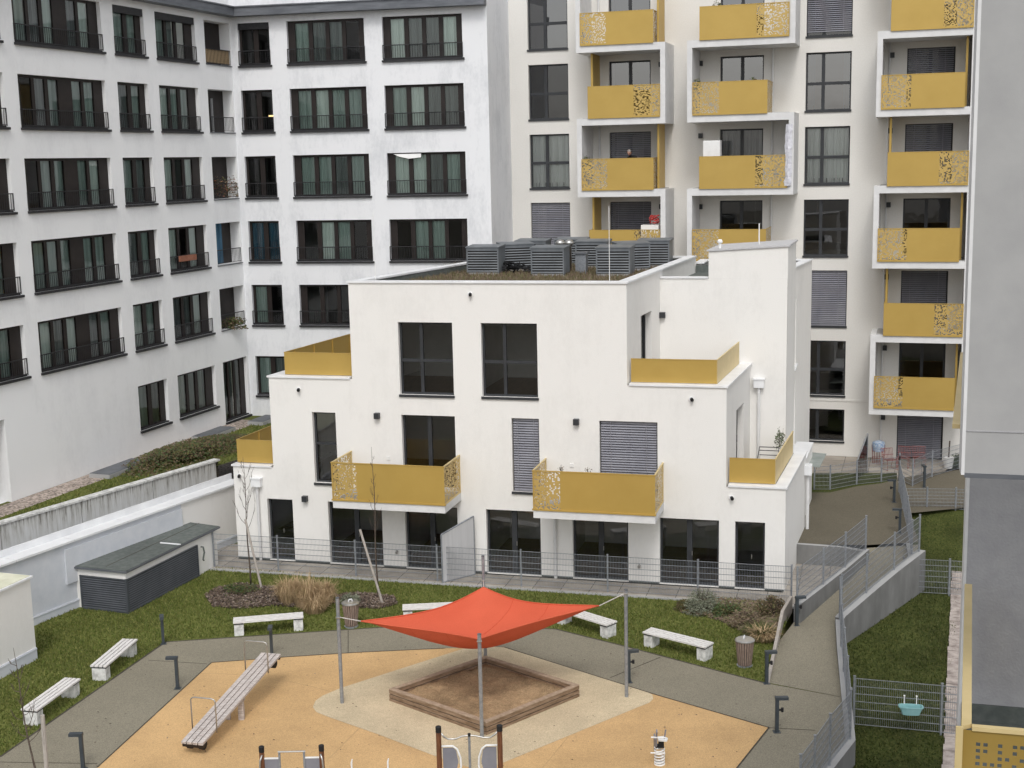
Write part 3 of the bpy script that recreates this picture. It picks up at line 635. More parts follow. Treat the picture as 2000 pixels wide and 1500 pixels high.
# terraces floors
mb = MB(); mb.prism([(-19.4, .02), (-17.88, .02), (-17.2, 6.98), (-18.95, 6.98)], 3.1, 3.12); mb.prism([(-1.88, .02), (-.03, .02), (.3, 4.88), (-1.56, 4.88)], 3.12, 3.15)
mb.prism([(-17.84, .02), (-14.74, .02), (-13.4, 6.98), (-17.2, 6.98)], 6.3, 6.35); mb.prism([(-5.1, .02), (-1.93, .02), (-1.6, 4.88), (-4.8, 4.88)], 6.33, 6.38)
mb.build('terrace_floor', 'pavers', mid)
mb = MB(); mb.prism([(-14.7, .02), (-5.15, .02), (-4.36, 11.38), (-12.5, 11.38)], 9.72, 9.75); mb.build('roof', 'soil', mid)
mb = MB(); mb.prism([(-4.76, 4.92), (-.35, 4.92), (-.23, 7.55), (-.56, 7.6), (.12, 13.1), (-4.28, 13.1)], 9.3, 9.4); mb.build('roof', 'bitumen', mid)
# dark inner upstands of the roof parapets
mb = MB(); mb.face([(-14.72 + .36, .3, 9.75), (-12.1, 11.1, 9.75), (-12.1, 11.1, 10.0), (-14.36, .3, 10.0)]); mb.face([(-12.1, 11.1, 9.75), (-4.4, 11.1, 9.75), (-4.4, 11.1, 10.0), (-12.1, 11.1, 10.0)])
mb.face([(-4.3, 11.3, 9.4), (-.3, 13, 9.4), (-.3, 13, 9.7), (-4.3, 11.3, 9.7)])
mb.build('parapet_upstand', 'bitumen', mid)
# copings
cap_strip(MB(), [(-12.44, 11.4), (-14.72, 0), (-5.12, 0), (-4.32, 11.4)], 10.09, out=.05, inn=.34, th=.06).build('coping', 'white_metal', mid)
cap_strip(MB(), [(-4.34, 11.32), (-12.3, 11.32)], 10.088, out=0, inn=.3, th=.055).build('coping', 'white_metal', mid)
cap_strip(MB(), [(-17.16, 7), (-17.86, 0), (-14.80, 0)], 6.76, out=.05, inn=.5, th=.06).build('coping', 'white_metal', mid)
cap_strip(MB(), [(-5.05, 0), (-1.9, 0), (-1.557, 4.9)], 6.76, out=.05, inn=.36, th=.06).build('coping', 'white_metal', mid)
cap_strip(MB(), [(-18.94, 7), (-19.43, 0), (-17.93, 0)], 3.51, out=.05, inn=.5, th=.06).build('coping', 'white_metal', mid)
cap_strip(MB(), [(-1.83, 0), (0, 0), (.39, 5.6)], 3.51, out=.05, inn=.36, th=.06).build('coping', 'white_metal', mid)
cap_strip(MB(), [(-4.76, 4.9), (-3.07, 4.9)], 9.81, out=.04, inn=.3, th=.05).build('coping', 'white_metal', mid)
cap_strip(MB(), [(-.50, 7.68), (.19, 13.2), (-4.3, 13.2), (-4.3, 11.44)], 9.81, out=.05, inn=.32, th=.05).build('coping', 'white_metal', mid)
cap_strip(MB(), [(.27, 5.6), (.46, 9.6)], 2.96, out=.04, inn=.6, th=.05).build('coping', 'white_metal', mid)
# stair tower with sloping roof
mb = MB(); tw = [(-3.05, 4.9), (-.38, 4.9), (-.19, 7.6), (-2.86, 7.6)]
tw2 = [(-3.05, 4.885), (-.30, 4.885), (-.11, 7.6), (-2.86, 7.6)]
mb.prism([(-3.05, 4.9), (-.3, 4.9), (-.165, 7.6), (-2.86, 7.6)], 9.751, [10.70, 10.86, 10.88, 10.72]); t = mb.build('stair_tower', 'plaster_cream', mid)
mb = MB(); mb.prism([(-3.12, 4.85), (-.24, 4.85), (-.10, 7.66), (-2.93, 7.66)], [10.71, 10.87, 10.89, 10.73], [10.77, 10.93, 10.95, 10.79]); mb.build('roof', 'screen_metal', t)
# windows
glazed(mid, 'window', -12.98, 6.2, 1.93, 2.5, [.4, .6], [.47, .53], sw=.055); glazed(mid, 'window', -10.05, 6.2, 1.93, 2.5, [.4, .6], [.47, .53], sw=.055)
glazed(mid, 'window', -16.28, 2.96, .88, 2.54, [1], [.55, .45], sw=.04)
glazed(mid, 'balcony_door', -12.97, 2.96, 1.92, 2.54, [.5, .5], [1], sill=False)
glazed(mid, 'window', -9.06, 2.96, .95, 2.54, [1], [1], blind=1); glazed(mid, 'balcony_door', -6.06, 2.96, 1.93, 2.54, [.5, .5], [1], blind=1, sill=False)
for (a, b, c, d) in H0[:7]: glazed(mid, 'patio_door', a, c, b - a, d - c, [1] if b - a < 1.2 else [.5, .5], [1], sill=False, handle=True, sw=.09)
# side doors on the terraces (facing right)
for (u, v0, v1, z0, z1) in ((-5.12, 1.95, 3.55, 6.45, 8.75), (-1.9, 1.95, 3.5, 3.25, 5.6)):
    mb = MB(); X = u + .07 * v0 - .2
    mb.box(X, X + .07, v0, v0 + .09, z0, z1); mb.box(X, X + .07, v1 - .09, v1, z0, z1); mb.box(X, X + .07, (v0 + v1) / 2 - .08, (v0 + v1) / 2 + .08, z0, z1); mb.box(X, X + .07, v0 + .09, v1 - .09, z1 - .09, z1 - .001)
    d = mb.build('terrace_door', 'frame_dark', mid)
    mb = MB(); mb.face([(X + .03, v0, z0), (X + .03, v1, z0), (X + .03, v1, z1), (X + .03, v0, z1)]); mb.build('pane', 'glass', d, fix=False)
    MB().box(X + .071, X + .11, v1 - .3, v1 - .26, z0 + 1.0, z0 + 1.25).build('handle', 'frame_dark', d)
for z0, z1 in ((6.0, 8.6), (2.8, 5.4)):
    MB().box(-.60, -.53, 8.65, 9.75, z0 + .02, z1 - .02).build('window', 'white_concrete', mid); MB().box(-.42, -.16, 8.5, 9.9, z0 - .06, z0 - .003).build('sill', 'white_metal', mid)  # pale panels added in place of windows so the openings stay light
# cantilever balconies
for (a, b) in ((-14.87, -10.9), (-7.9, -3.93)):
    pr = 1.8; zt = 2.85
    B = MB().box(a, b, -pr, -.002, 2.59, zt).build('balcony', 'white_concrete', mid)
    MB().box(a + .1, b - .1, -pr + .1, -.02, zt + .001, zt + .02).build('balcony_floor', 'concrete_smooth', B)
    z0, z1 = zt + .02, 4.14; pw = .95; y = -pr - .01
    p = MB().box(a + pw, b, y, y + .03, z0, z1); p.box(a - .02, b + .02, y - .012, y + .04, z1, z1 + .035); p.box(a - .03, b + .03, y - .03, y + .04, z0 - .02, z0 + .03); p.box(a - .005, a + .035, y - .003, y + .03, z0, z1 - .001); p.box(a + .9, a + pw, y - .001, y + .029, z0 + .031, z1 - .001)
    p.build('railing_panel', 'gold', B)
    q = MB(); q.face([(a, y + .015, z0), (a + pw, y + .015, z0), (a + pw, y + .015, z1), (a, y + .015, z1)]); q.build('perforated_panel', 'gold_perforated', B, fix=False)
    for x in (a + .01, b - .02):
        q = MB(); q.face([(x, y + .03, z0 + .03), (x, -.01, z0 + .03), (x, -.01, z1), (x, y + .03, z1)]); q.build('perforated_panel', 'gold_perforated', B, fix=False)
        MB().box(x - .025, x + .025, y + .041, -.005, z1, z1 + .035).box(x - .02, x + .02, y + .041, -.005, z0 - .02, z0 + .029).box(x - .018, x + .018, -.05, -.006, z0 + .03, z1 - .001).build('handrail', 'gold_light', B)
# terrace railings
def trail(pts, z0, z1, mats=('gold', 'gold_light')):
    r_ = None
    for i in range(len(pts) - 1):
        (x0, y0), (x1_, y1) = pts[i], pts[i + 1]; L = math.hypot(x1_ - x0, y1 - y0); an = math.atan2(y1 - y0, x1_ - x0)
        m_ = MB().T(x0, y0, 0, an); e = .016 if i else 0
        m_.box(e, L, -.012, .012, z0, z1); m_.box(e + (.02 if i else 0), L, -.022, .022, z1, z1 + .03)
        k = 1.4
        while k < L: m_.box(k - .004, k + .004, .0125, .05, z0, z1 - .02); k += 1.4
        o = m_.build('terrace_railing', mats[0] if i == MAIN[0] else mats[1], mid)
MAIN = [0]
MAIN[0] = 1; trail([(-16.7, 6.5), (-17.33, .25), (-14.80, .25)], 6.78, 7.54, ('gold', 'gold'))
trail([(-19.0, 6.0), (-19.36, .25), (-17.88, .25)], 3.54, 4.34, ('gold', 'gold'))
MAIN[0] = 0; trail([(-5.03, .25), (-2.24, .25), (-1.94, 4.6)], 6.78, 7.53)
trail([(-1.82, .25), (-.36, .25), (-.05, 4.85)], 3.54, 4.33)
# lamps, cameras, pipes
for (u, z) in ((-13.83, 5.45), (-6.82, 5.45), (-16.67, 2.38)): MB().box(u - .09, u + .09, -.17, -.001, z - .1, z + .1).build('wall_lamp', 'frame_dark', mid)
MB().box(-4.78, -4.58, V2 - .16, V2 - .002, 8.35, 8.55).build('wall_lamp', 'frame_dark', mid)
for (u, z) in ((-10.39, 9.67), (-16.74, 6.3), (-3.03, 6.31), (-1.73, 3.1), (-19.2, 3.11)):
    MB().tube([(u, -.001, z), (u, -.12, z)], .055, 10).tube([(u, -.06, z + .01), (u + .09, -.2, z - .03)], .04, 10).build('security_camera', 'white_metal', mid) if False else None
    cm = MB().tube([(u, -.001, z), (u, -.05, z)], .07, 12).build('outlet_pipe', 'white_metal', mid); MB().tube([(u + .02, -.05, z), (u + .05, -.15, z - .02)], .055, 12).build('pipe_mouth', 'rubber_black', cm)
def downpipe(u, v, z0, z1, box=True, w_=.36):
    m_ = MB().tube([(u, v - .08, z0), (u, v - .08, z1)], .055, 10)
    for z in (z0 + .25, (z0 + z1) / 2): m_.tube([(u, v - .08, z), (u, v - .08, z + .05)], .068, 10)
    o = m_.build('downpipe', 'white_concrete', mid, smooth=False)
    if box: MB().box(u - w_ / 2, u + w_ / 2, v - .2, v - .003, z1, z1 + .28).box(u - w_ / 2 - .03, u + w_ / 2 + .03, v - .225, v - .004, z1 + .281, z1 + .33).build('rain_hopper', 'white_metal', o)
downpipe(-18.5, 0, .0, 2.75); downpipe(-7.6, 0, .0, 2.58, False); downpipe(-1.25, V2, 3.16, 5.9)
dp = MB().tube([(.48, 5.3, .3), (.48, 5.3, 2.7)], .06, 10).build('downpipe', 'white_concrete', mid); MB().box(.36, .62, 5.1, 5.5, 2.7, 3.05).build('rain_hopper', 'white_metal', dp)
mb = MB().box(-9.0 + .18, -9.0 + .185, -.9, -.8, 0, .1)
for (u, z) in ((-12.0, 4.45), (-5.0, 4.45)): pass
for u in (-13.5, -7.0): MB().box(u - .06, u + .06, -.03, -.001, 3.9, 4.02).build('socket_box', 'white_paint', mid)
for u in (-14.95 + 1.65, -4.75): MB().tube([(u, -.001, .62), (u, -.1, .6)], .05, 10).build('water_tap', 'steel', mid)
for (x0, y0, x1_, y1_) in ((.42, 6.2, 1.9, 6.9),): pass
ci = (Matrix.Translation((fo.x, fo.y, 0)) @ Matrix.Rotation(CZ, 4, 'Z')).inverted(); cp = [ci @ P(x_, y_, 2.4) for x_, y_ in ((1560, 881), (1614, 886), (1601, 912), (1560, 907))]
MB().prism([(q_.x, q_.y) for q_ in cp][::-1], 2.37, 2.4).build('entrance_canopy', 'canopy_glass', mid)
# ================================================================== GROUND
def W(u, v, z=0):
    c, s_ = math.cos(CZ), math.sin(CZ); return Vector((fo.x + c * u - s_ * v, fo.y + s_ * u + c * v, z))
def proj(p):
    q = Vector(p) - CAMP; return (1000 + FPX * q.dot(rt) / q.dot(fw), 750 - FPX * q.dot(up) / q.dot(fw))
def DY(x, y, Y):
    d = fw * FPX + rt * (x - 1000) - up * (y - 750); return CAMP + d * (Y / d.y)
def inside(x, y, poly):
    c = False; j = len(poly) - 1
    for i in range(len(poly)):
        xi, yi = poly[i]; xj, yj = poly[j]
        if (yi > y) != (yj > y) and x < (xj - xi) * (y - yi) / (yj - yi) + xi: c = not c
        j = i
    return c
def sheet(name, pts, mat, z=None):
    mb = MB(); mb.face([(p[0], p[1], z if z is not None else p[2]) for p in pts]); o = mb.build(name, mat, fix=False)
    if o.data.polygons[0].normal.z < 0: o.data.flip_normals()
    o['kind'] = 'structure'; return o
sheet('ground', [(-400, -200), (400, -200), (400, 500), (-400, 500)], 'earth', -.78)
def RZf(y): return max(0.0, .1 * (y - 38.3))
def PR_(x, y):
    z = 0
    for _ in range(12): z = min(.67, RZf(P(x, y, z).y))
    p = P(x, y, z); return (p.x, p.y, z + .012)
# lawn platform
lawn_poly = [P2(-260, 1900), (-19.5, 33), (-10.2, 48.9), tuple(W(-19.3, 2.3)[:2]), tuple(W(-.1, 2.3)[:2]), P2(1549, 1172), P2(1541, 1186), P2(1500, 1330), P2(1640, 1362), P2(1660, 1443), P2(1500, 1700), P2(1400, 1900)]
mb = MB(); mb.prism(lawn_poly, -.7, 0, bottom=False); o = struct(mb, 'lawn', 'grass_soil')
path_px = [(-260, 1655), (0, 1479), (324, 1254), (400, 1249), (560, 1238), (740, 1226), (900, 1222), (1085, 1229), (1230, 1265), (1400, 1310), (1498, 1335), (1643, 1362), (1660, 1443), (1600, 1525), (1480, 1750), (-260, 1750)]
sheet('path', [P(x, y) for x, y in path_px], 'path_rubber', .006)
play_px = [(120, 1560), (190, 1500), (413, 1295), (560, 1284), (700, 1275), (870, 1267), (985, 1265), (1275, 1356), (1502, 1422), (1440, 1500), (1330, 1640), (40, 1640)]
sheet('play_surface', [P(x, y) for x, y in play_px], 'play_yellow', .012)
bg_px = [(611, 1382), (616, 1370), (630, 1360), (665, 1345), (780, 1308), (905, 1268), (945, 1262), (985, 1266), (1262, 1351), (1274, 1358), (1276, 1366), (1268, 1374), (1250, 1381), (985, 1490), (955, 1503), (925, 1503), (850, 1478), (740, 1436), (640, 1401), (618, 1392)]
sheet('sand_surround', [P(x, y) for x, y in bg_px], 'play_beige', .018)
MATS['joint'] = noisy('joint', [(.05, .045, .035), (.08, .07, .055)], scale=9)
mb = MB()
def line_px(pts, wd=.035, z=.016, zf=None):
    for a, b in zip(pts, pts[1:]):
        a = P(*a); b = P(*b); mb.bar((a.x, a.y, z + .004), (b.x, b.y, z + .004), wd, .0035)
line_px([(190, 1500), (413, 1295), (560, 1284), (700, 1275), (870, 1267)]); line_px([(985, 1265), (1275, 1356), (1502, 1422), (1440, 1500), (1370, 1590)])
line_px([(680, 1232), (680, 1276)], .02, .008); line_px([(1192, 1324), (1290, 1284)], .02, .008); line_px([(1503, 1422), (1592, 1427)], .02, .008); line_px([(290, 1290), (404, 1297)], .015, .008)
line_px([(0, 1489), (190, 1492)], .02, .008)
struct(mb, 'path_joint', 'joint')
mb = MB(); line_px([(0, 1479), (324, 1254), (400, 1249), (560, 1238), (740, 1226), (900, 1222), (1085, 1229), (1230, 1265), (1400, 1310), (1497, 1335)], .06, .004); struct(mb, 'path_edging', 'joint')
# ramp, plateau
ra = [PR_(1499, 1334), PR_(1524, 1250), PR_(1552, 1214), PR_(1621, 1157), PR_(1684, 1101), PR_(1690, 1071)]
rb = [PR_(1644, 1362), PR_(1650, 1300), PR_(1640, 1212), PR_(1700, 1158), PR_(1785, 1090), PR_(1795, 1064)]
mb = MB(); n_ = 5
for i in range(5): mb.face([ra[i], ra[i + 1], rb[i + 1], rb[i]])
o = struct(mb, 'ramp', 'path_rubber')
plate = [W(.12, 3.3)[:2], W(.3, 9), P2(1578, 961, .67), P2(1584, 962, .67), P2(1621, 962, .67), P2(1673, 950, .67), P2(1721, 944, .67), P2(1752, 936, .67), P2(1775, 1005, .67), (rb[5][0], rb[5][1]), (ra[5][0], ra[5][1])]
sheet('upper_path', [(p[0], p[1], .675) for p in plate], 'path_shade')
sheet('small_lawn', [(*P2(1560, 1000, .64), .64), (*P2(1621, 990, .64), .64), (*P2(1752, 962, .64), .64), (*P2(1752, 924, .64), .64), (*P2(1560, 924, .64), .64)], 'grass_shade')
sheet('rear_paving', [(*P2(1540, 1000, .45), .45), (*P2(1752, 990, .45), .45), (*P2(1890, 935, .45), .45), (20, 57.5, .45), (20, 57.1, .45), ro + Matrix.Rotation(RZ, 3, 'Z') @ Vector((16, .2, .45)), ro + Matrix.Rotation(RZ, 3, 'Z') @ Vector((2, .2, .45))], 'pavers_far')
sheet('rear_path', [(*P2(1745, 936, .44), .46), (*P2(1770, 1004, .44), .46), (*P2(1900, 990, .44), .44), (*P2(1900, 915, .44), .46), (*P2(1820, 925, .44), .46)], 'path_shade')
patio = [W(-21.2, -1.35), W(.55, -1.35), Vector(PR_(1556, 1217)), Vector(PR_(1625, 1158)), Vector(PR_(1688, 1100)), Vector(PR_(1690, 1074)), W(.3, 3.25), W(-.1, 3.3), W(-.1, .02), W(-19.3, .02), W(-19.3, 1.6), W(-20.6, 1.6)]
mb = MB(); mb.prism([(p.x, p.y) for p in patio], -.02, .03, bottom=False); struct(mb, 'patio', 'pavers')
mb = MB(); a = W(-20.8, -1.42, .045); b = W(.5, -1.42, .045); mb.bar(a, b, .12, .06); struct(mb, 'kerb', 'concrete_smooth')
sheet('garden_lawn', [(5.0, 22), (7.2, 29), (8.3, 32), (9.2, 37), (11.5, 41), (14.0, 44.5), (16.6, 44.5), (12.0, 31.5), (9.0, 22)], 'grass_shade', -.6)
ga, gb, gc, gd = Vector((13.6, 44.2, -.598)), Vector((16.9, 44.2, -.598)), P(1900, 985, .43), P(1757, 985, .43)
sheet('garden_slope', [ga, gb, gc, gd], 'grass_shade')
def GZ(x, y): return -.6 if y < 44.2 else -.6 + (y - 44.2) / (gd.y - 44.2) * 1.03
sheet('upper_ground', [(-12.6, 49.4), (-10.4, 49.2), (-8.8, 48.8), (4, 57), (16, 57), (20, 66), (-10, 80), (-20, 80)], 'gravel', .30)
# upper strip in front of the old building
Lo = Vector((-12.37, 61.42, 0)); dl = Vector((math.sin(R(19.73)), math.cos(R(19.73)), 0)); nl = Vector((dl.y, -dl.x, 0))
def LW(u, o_, z): return Lo + dl * u + nl * o_ + Vector((0, 0, z))
cw0 = Vector((-16.94, 42.08, 0)); cwd = (Vector((-11.6, 51.1, 0)) - cw0).normalized()
sheet('upper_lawn', [LW(-36, -.2, 2.38), LW(.1, -.2, 2.38), LW(3, 5, 2.38), Vector((-6.5, 58, 2.38)), cw0 + cwd * 12.0 + Vector((0, 0, 2.38)), cw0 + cwd * -12 + Vector((0, 0, 2.38))], 'grass_soil')
sheet('gravel_strip', [LW(-36, .02, 2.386), LW(-1, .02, 2.386), LW(-1, 1.2, 2.386), LW(-8, 1.25, 2.386), LW(-14, 1.1, 2.386), LW(-36, 1.2, 2.386)], 'gravel')
noisy('seam_tan', [(.44, .29, .14), (.50, .34, .17)], scale=9)
mb = MB(); line_px([(392, 1316), (470, 1318), (560, 1330), (622, 1345), (668, 1358)], .03, .010); line_px([(640, 1485), (700, 1425), (724, 1416)], .03, .010); line_px([(1060, 1500), (1110, 1440)], .02, .010); struct(mb, 'surface_seam', 'seam_tan')
# ------------------------------------------------------------------ grass blades
def grass(name, npts, bbox, test, zf, mat, hgt=.07, wid=.02, kind='grass', label=''):
    rnd = random.Random(len(name)); v = []; f = []; n = 0
    while n < npts:
        x = rnd.uniform(bbox[0], bbox[1]); y = rnd.uniform(bbox[2], bbox[3]); n += 1
        if not test(x, y): continue
        z = zf(x, y); a = rnd.random() * 6.28; h = hgt * rnd.uniform(.5, 1.2); dx, dy = math.cos(a) * wid, math.sin(a) * wid; lx, ly = rnd.uniform(-.03, .03), rnd.uniform(-.03, .03)
        k = len(v); v += [(x - dx, y - dy, z), (x + dx, y + dy, z), (x + lx, y + ly, z + h)]; f.append((k, k + 1, k + 2))
    me = bpy.data.meshes.new(name); me.from_pydata(v, [], f); me.materials.append(M[mat]); o = link(name, me); return tag(o, label, kind, kind='stuff')
lawn_px = [(-60, 1520), (-60, 1325), (0, 1322), (72, 1285), (72, 1205), (157, 1188), (251, 1198), (383, 1124), (425, 1108), (700, 1129), (1187, 1162), (1330, 1172), (1545, 1188), (1497, 1334), (1400, 1309), (1230, 1264), (1085, 1227), (900, 1221), (740, 1224), (560, 1236), (324, 1252), (0, 1477)]
grass('grass', 190000, (-18, 9.5, 29, 46.5), lambda x, y: inside(*proj((x, y, 0)), lawn_px), lambda x, y: 0, 'blade_green', label='mown green lawn around the benches and paths of the playground')
gard_px = [(1655, 1500), (1662, 1440), (1655, 1380), (1650, 1265), (1760, 1160), (1798, 1122), (1798, 1010), (1780, 985), (1870, 985), (1872, 1165), (1850, 1430), (1840, 1560), (1640, 1560)]
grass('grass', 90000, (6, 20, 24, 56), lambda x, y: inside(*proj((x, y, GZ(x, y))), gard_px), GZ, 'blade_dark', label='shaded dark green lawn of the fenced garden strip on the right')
def up_test(x, y):
    p = Vector((x, y, 0)); d = (p - Lo).dot(nl); e = (p - cw0); s_ = cwd.cross(e).z
    return d > 1.15 and s_ > .1
grass('grass', 40000, (-24, -8, 36, 62), up_test, lambda x, y: 2.38, 'blade_green', hgt=.1, wid=.025, label='rough grass strip on the raised ground along the old building')

# ================================================================== WALLS ON THE LEFT
az = R(27.42); wd_ = Vector((math.sin(az), math.cos(az), 0)); wo_ = Vector((-14.45, 40.8, 0))
bw = thing('boundary_wall', 'white rendered boundary wall with wide metal coping sloping up behind the shed', 'wall', wo_, R(90) - az)
# local x along wall (away), local +y to the left (behind)
MB().box(-14, 5.53, 0, .4, -.1, 2.22).build('wall', 'plaster_bluish', bw); MB().box(5.53, 9.3, -.02, .38, -.1, 2.22).build('wall', 'plaster_cream', bw)
MB().box(-.03, 5.5, -.07, -.003, .9, 2.04).build('raised_panel', 'plaster_bluish', bw)
mb = MB(); x = -14
while x < 9.2: mb.box(x, min(x + 2.38, 9.3), -.1, .42, 2.222, 2.29); x += 2.4
mb.build('coping', 'white_metal', bw); MB().box(-14, 9.3, .421, .75, 2.15, 2.2).build('gutter', 'white_metal', bw)
MB().box(-14, 9.3, .76, .8, 1.5, 2.42).build('flashing', 'white_metal', bw)
MB().box(-14, 9.25, -.05, -.021, 0, .30).box(-14, 9.25, -.065, -.05, .24, .27).build('plinth', 'plaster_bluish', bw)
cw = thing('retaining_wall', 'weathered concrete retaining wall with dark streaks below the upper lawn', 'wall', cw0, math.atan2(cwd.y, cwd.x))
m_, n_m, l_m, b_m = newmat('concrete_streaked'); tc = n_m.new('ShaderNodeTexCoord'); mp = n_m.new('ShaderNodeMapping'); mp.inputs['Scale'].default_value = (3.2, 1, .30); l_m.new(tc.outputs['Object'], mp.inputs[0])
nz = n_m.new('ShaderNodeTexNoise'); nz.inputs['Scale'].default_value = 2.6; nz.inputs['Detail'].default_value = 8; nz.inputs['Roughness'].default_value = .7; l_m.new(mp.outputs[0], nz.inputs['Vector'])
sx = n_m.new('ShaderNodeSeparateXYZ'); l_m.new(tc.outputs['Object'], sx.inputs[0]); mr = n_m.new('ShaderNodeMapRange'); mr.inputs[1].default_value = 1.6; mr.inputs[2].default_value = 2.6; mr.inputs[3].default_value = .12; mr.inputs[4].default_value = -.14; l_m.new(sx.outputs[2], mr.inputs[0])
ad = n_m.new('ShaderNodeMath'); l_m.new(nz.outputs[0], ad.inputs[0]); l_m.new(mr.outputs[0], ad.inputs[1]); cr = n_m.new('ShaderNodeValToRGB'); ramp(cr, [(.30, (.20, .19, .17)), (.43, (.52, .52, .50)), (.60, (.66, .67, .67))]); l_m.new(ad.outputs[0], cr.inputs[0]); l_m.new(cr.outputs[0], b_m.inputs['Base Color']); b_m.inputs['Roughness'].default_value = .9
x = -13.6
while x < 9.9: MB().box(x + .02, min(x + 3.38, 10.4), 0, .28, 1.2, 2.55).build('wall_panel', 'concrete_streaked', cw); x += 3.4
MB().box(-13.6, 10.4, -.03, .3, 2.551, 2.62).build('coping', 'bench_concrete', cw)
MB().box(-13.6, 10.4, .1, .2, 1.2, 2.5).build('joint_backing', 'joint', cw)
# technical shed with louvres
sa = P(251, 1198); SZ = R(90 - 20.2)
shed = thing('equipment_shed', 'low white equipment shed with dark grey louvres and flat bitumen roof', 'shed', (sa.x, sa.y, 0), SZ)
# local x = along long side (away), local y = left
lv = Matrix.Rotation(-SZ, 3, 'Z')
def SL(p): q = lv @ (Vector(p) - Vector((sa.x, sa.y, 0))); return (q.x, q.y)
c_bl = SL(P(128, 1105, 1.4)); c_br = SL(P(358, 1020, 1.4)); c_fr = SL(P(425, 1027, 1.4))
fl = SL(P(157, 1190)); wl = (c_bl[0] + .1, c_bl[1])
body = [(0.06, .06), (5.25, .06), (c_br[0], c_br[1]), (c_bl[0] + .15, c_bl[1] - .05), (.06, 1.75)]
mb = MB(); mb.prism([(.03, .03), (5.3, .03), (c_br[0], c_br[1] + .1), (c_bl[0] + .12, c_bl[1] + .1)], 0, 1.34); mb.build('wall', 'plaster_cream', shed)
mb = MB(); mb.prism([(-.06, -.06), (5.42, -.06), (c_br[0] + .1, c_br[1] + .08), (c_bl[0] - .02, c_bl[1] + .06)], 1.34, 1.4); mb.build('roof', 'zinc', shed)
mb = MB(); mb.prism([(-.03, -.03), (5.39, -.03), (c_br[0] + .05, c_br[1] + .05), (c_bl[0] + .03, c_bl[1] + .03)], 1.401, 1.42); rf = mb.build('roofing_felt', 'bitumen', shed)
MB().box(.2, c_br[0], .88, .90, 1.42, 1.427).build('felt_seam', 'joint', rf); MB().box(2.95, 3.0, -.05, .75, 1.421, 1.45).build('roof_batten', 'white_metal', shed)
mb = MB()
for i in range(14):
    z = .06 + i * .0735; mb.face([(.03, -.04, z), (3.95, -.04, z), (3.95, -.012, z + .042), (.03, -.012, z + .042)]); mb.face([(-.04, .03, z), (-.04, 1.72, z), (-.012, 1.72, z + .042), (-.012, .03, z + .042)])
mb.box(.0, 3.98, -.04, -.002, 0, .05); mb.box(-.04, -.001, .0, 1.74, 0, .05); mb.box(.0, 3.98, -.045, -.002, 1.09, 1.13); mb.box(-.045, -.001, .0, 1.74, 1.09, 1.13); mb.box(-.045, .03, -.045, .03, 0, 1.14); mb.box(3.95, 4.0, -.045, 0, 0, 1.13); mb.box(-.046, 0, 1.72, 1.77, 0, 1.13)
mb.build('louvre', 'slat_louvre', shed); MB().box(.0, 3.97, -.001, .025, .0, 1.12).box(-.001, .024, .026, 1.73, 0, 1.12).build('louvre_backing', 'rubber_black', shed)
MB().tube([(4.2, -.03, 1.0), (4.2, -.12, 1.0), (4.22, -.14, .8), (4.18, -.1, .55), (4.25, -.08, .5)], .03, 8).build('hose_bib', 'bitumen', shed)
# small cream block at the left edge
ca = P(72, 1287)
cs = thing('bin_store', 'cream rendered flat-roofed block cut off by the left picture edge', 'outbuilding', (ca.x, ca.y, 0), R(90 - 19.3))
MB().box(-6, 0, 0, 3.2, -.1, 2.45).build('wall', 'plaster_cream', cs); MB().box(-6.05, .06, -.06, 3.25, 2.451, 2.51).build('coping', 'white_metal', cs); MB().box(-6, .0, .0, 3.2, 2.511, 2.53).build('roof', 'pale_roof', cs)
MB().box(-6, 0, -.03, -.001, 0, .36).box(-6, 0, -.045, -.031, .3, .33).build('plinth', 'plaster_bluish', cs)
# light wells
def light_well(px, z, lab, s1, s2):
    p = P(*px, z); o = thing('light_well', lab, 'light well', (p.x, p.y, 2.38), R(90 - 19.73), 'light wells beside the old building')
    MB().box(-s1 / 2, s1 / 2, -s2 / 2, s2 / 2, 0, .16).build('kerb', 'concrete_smooth', o); mb = MB().box(-s1 / 2 + .03, s1 / 2 - .03, -s2 / 2 + .03, s2 / 2 - .03, .161, .18)
    mb.build('grating', 'zinc', o)
light_well((236, 913), 2.5, 'dark metal cover of the light well left of the low bush', 2.7, .95); light_well((418, 845), 2.5, 'dark metal cover of the light well behind the low bush', 2.3, .8); light_well((516, 819), 2.5, 'dark metal cover half hidden behind the cream house', 1.6, .8)

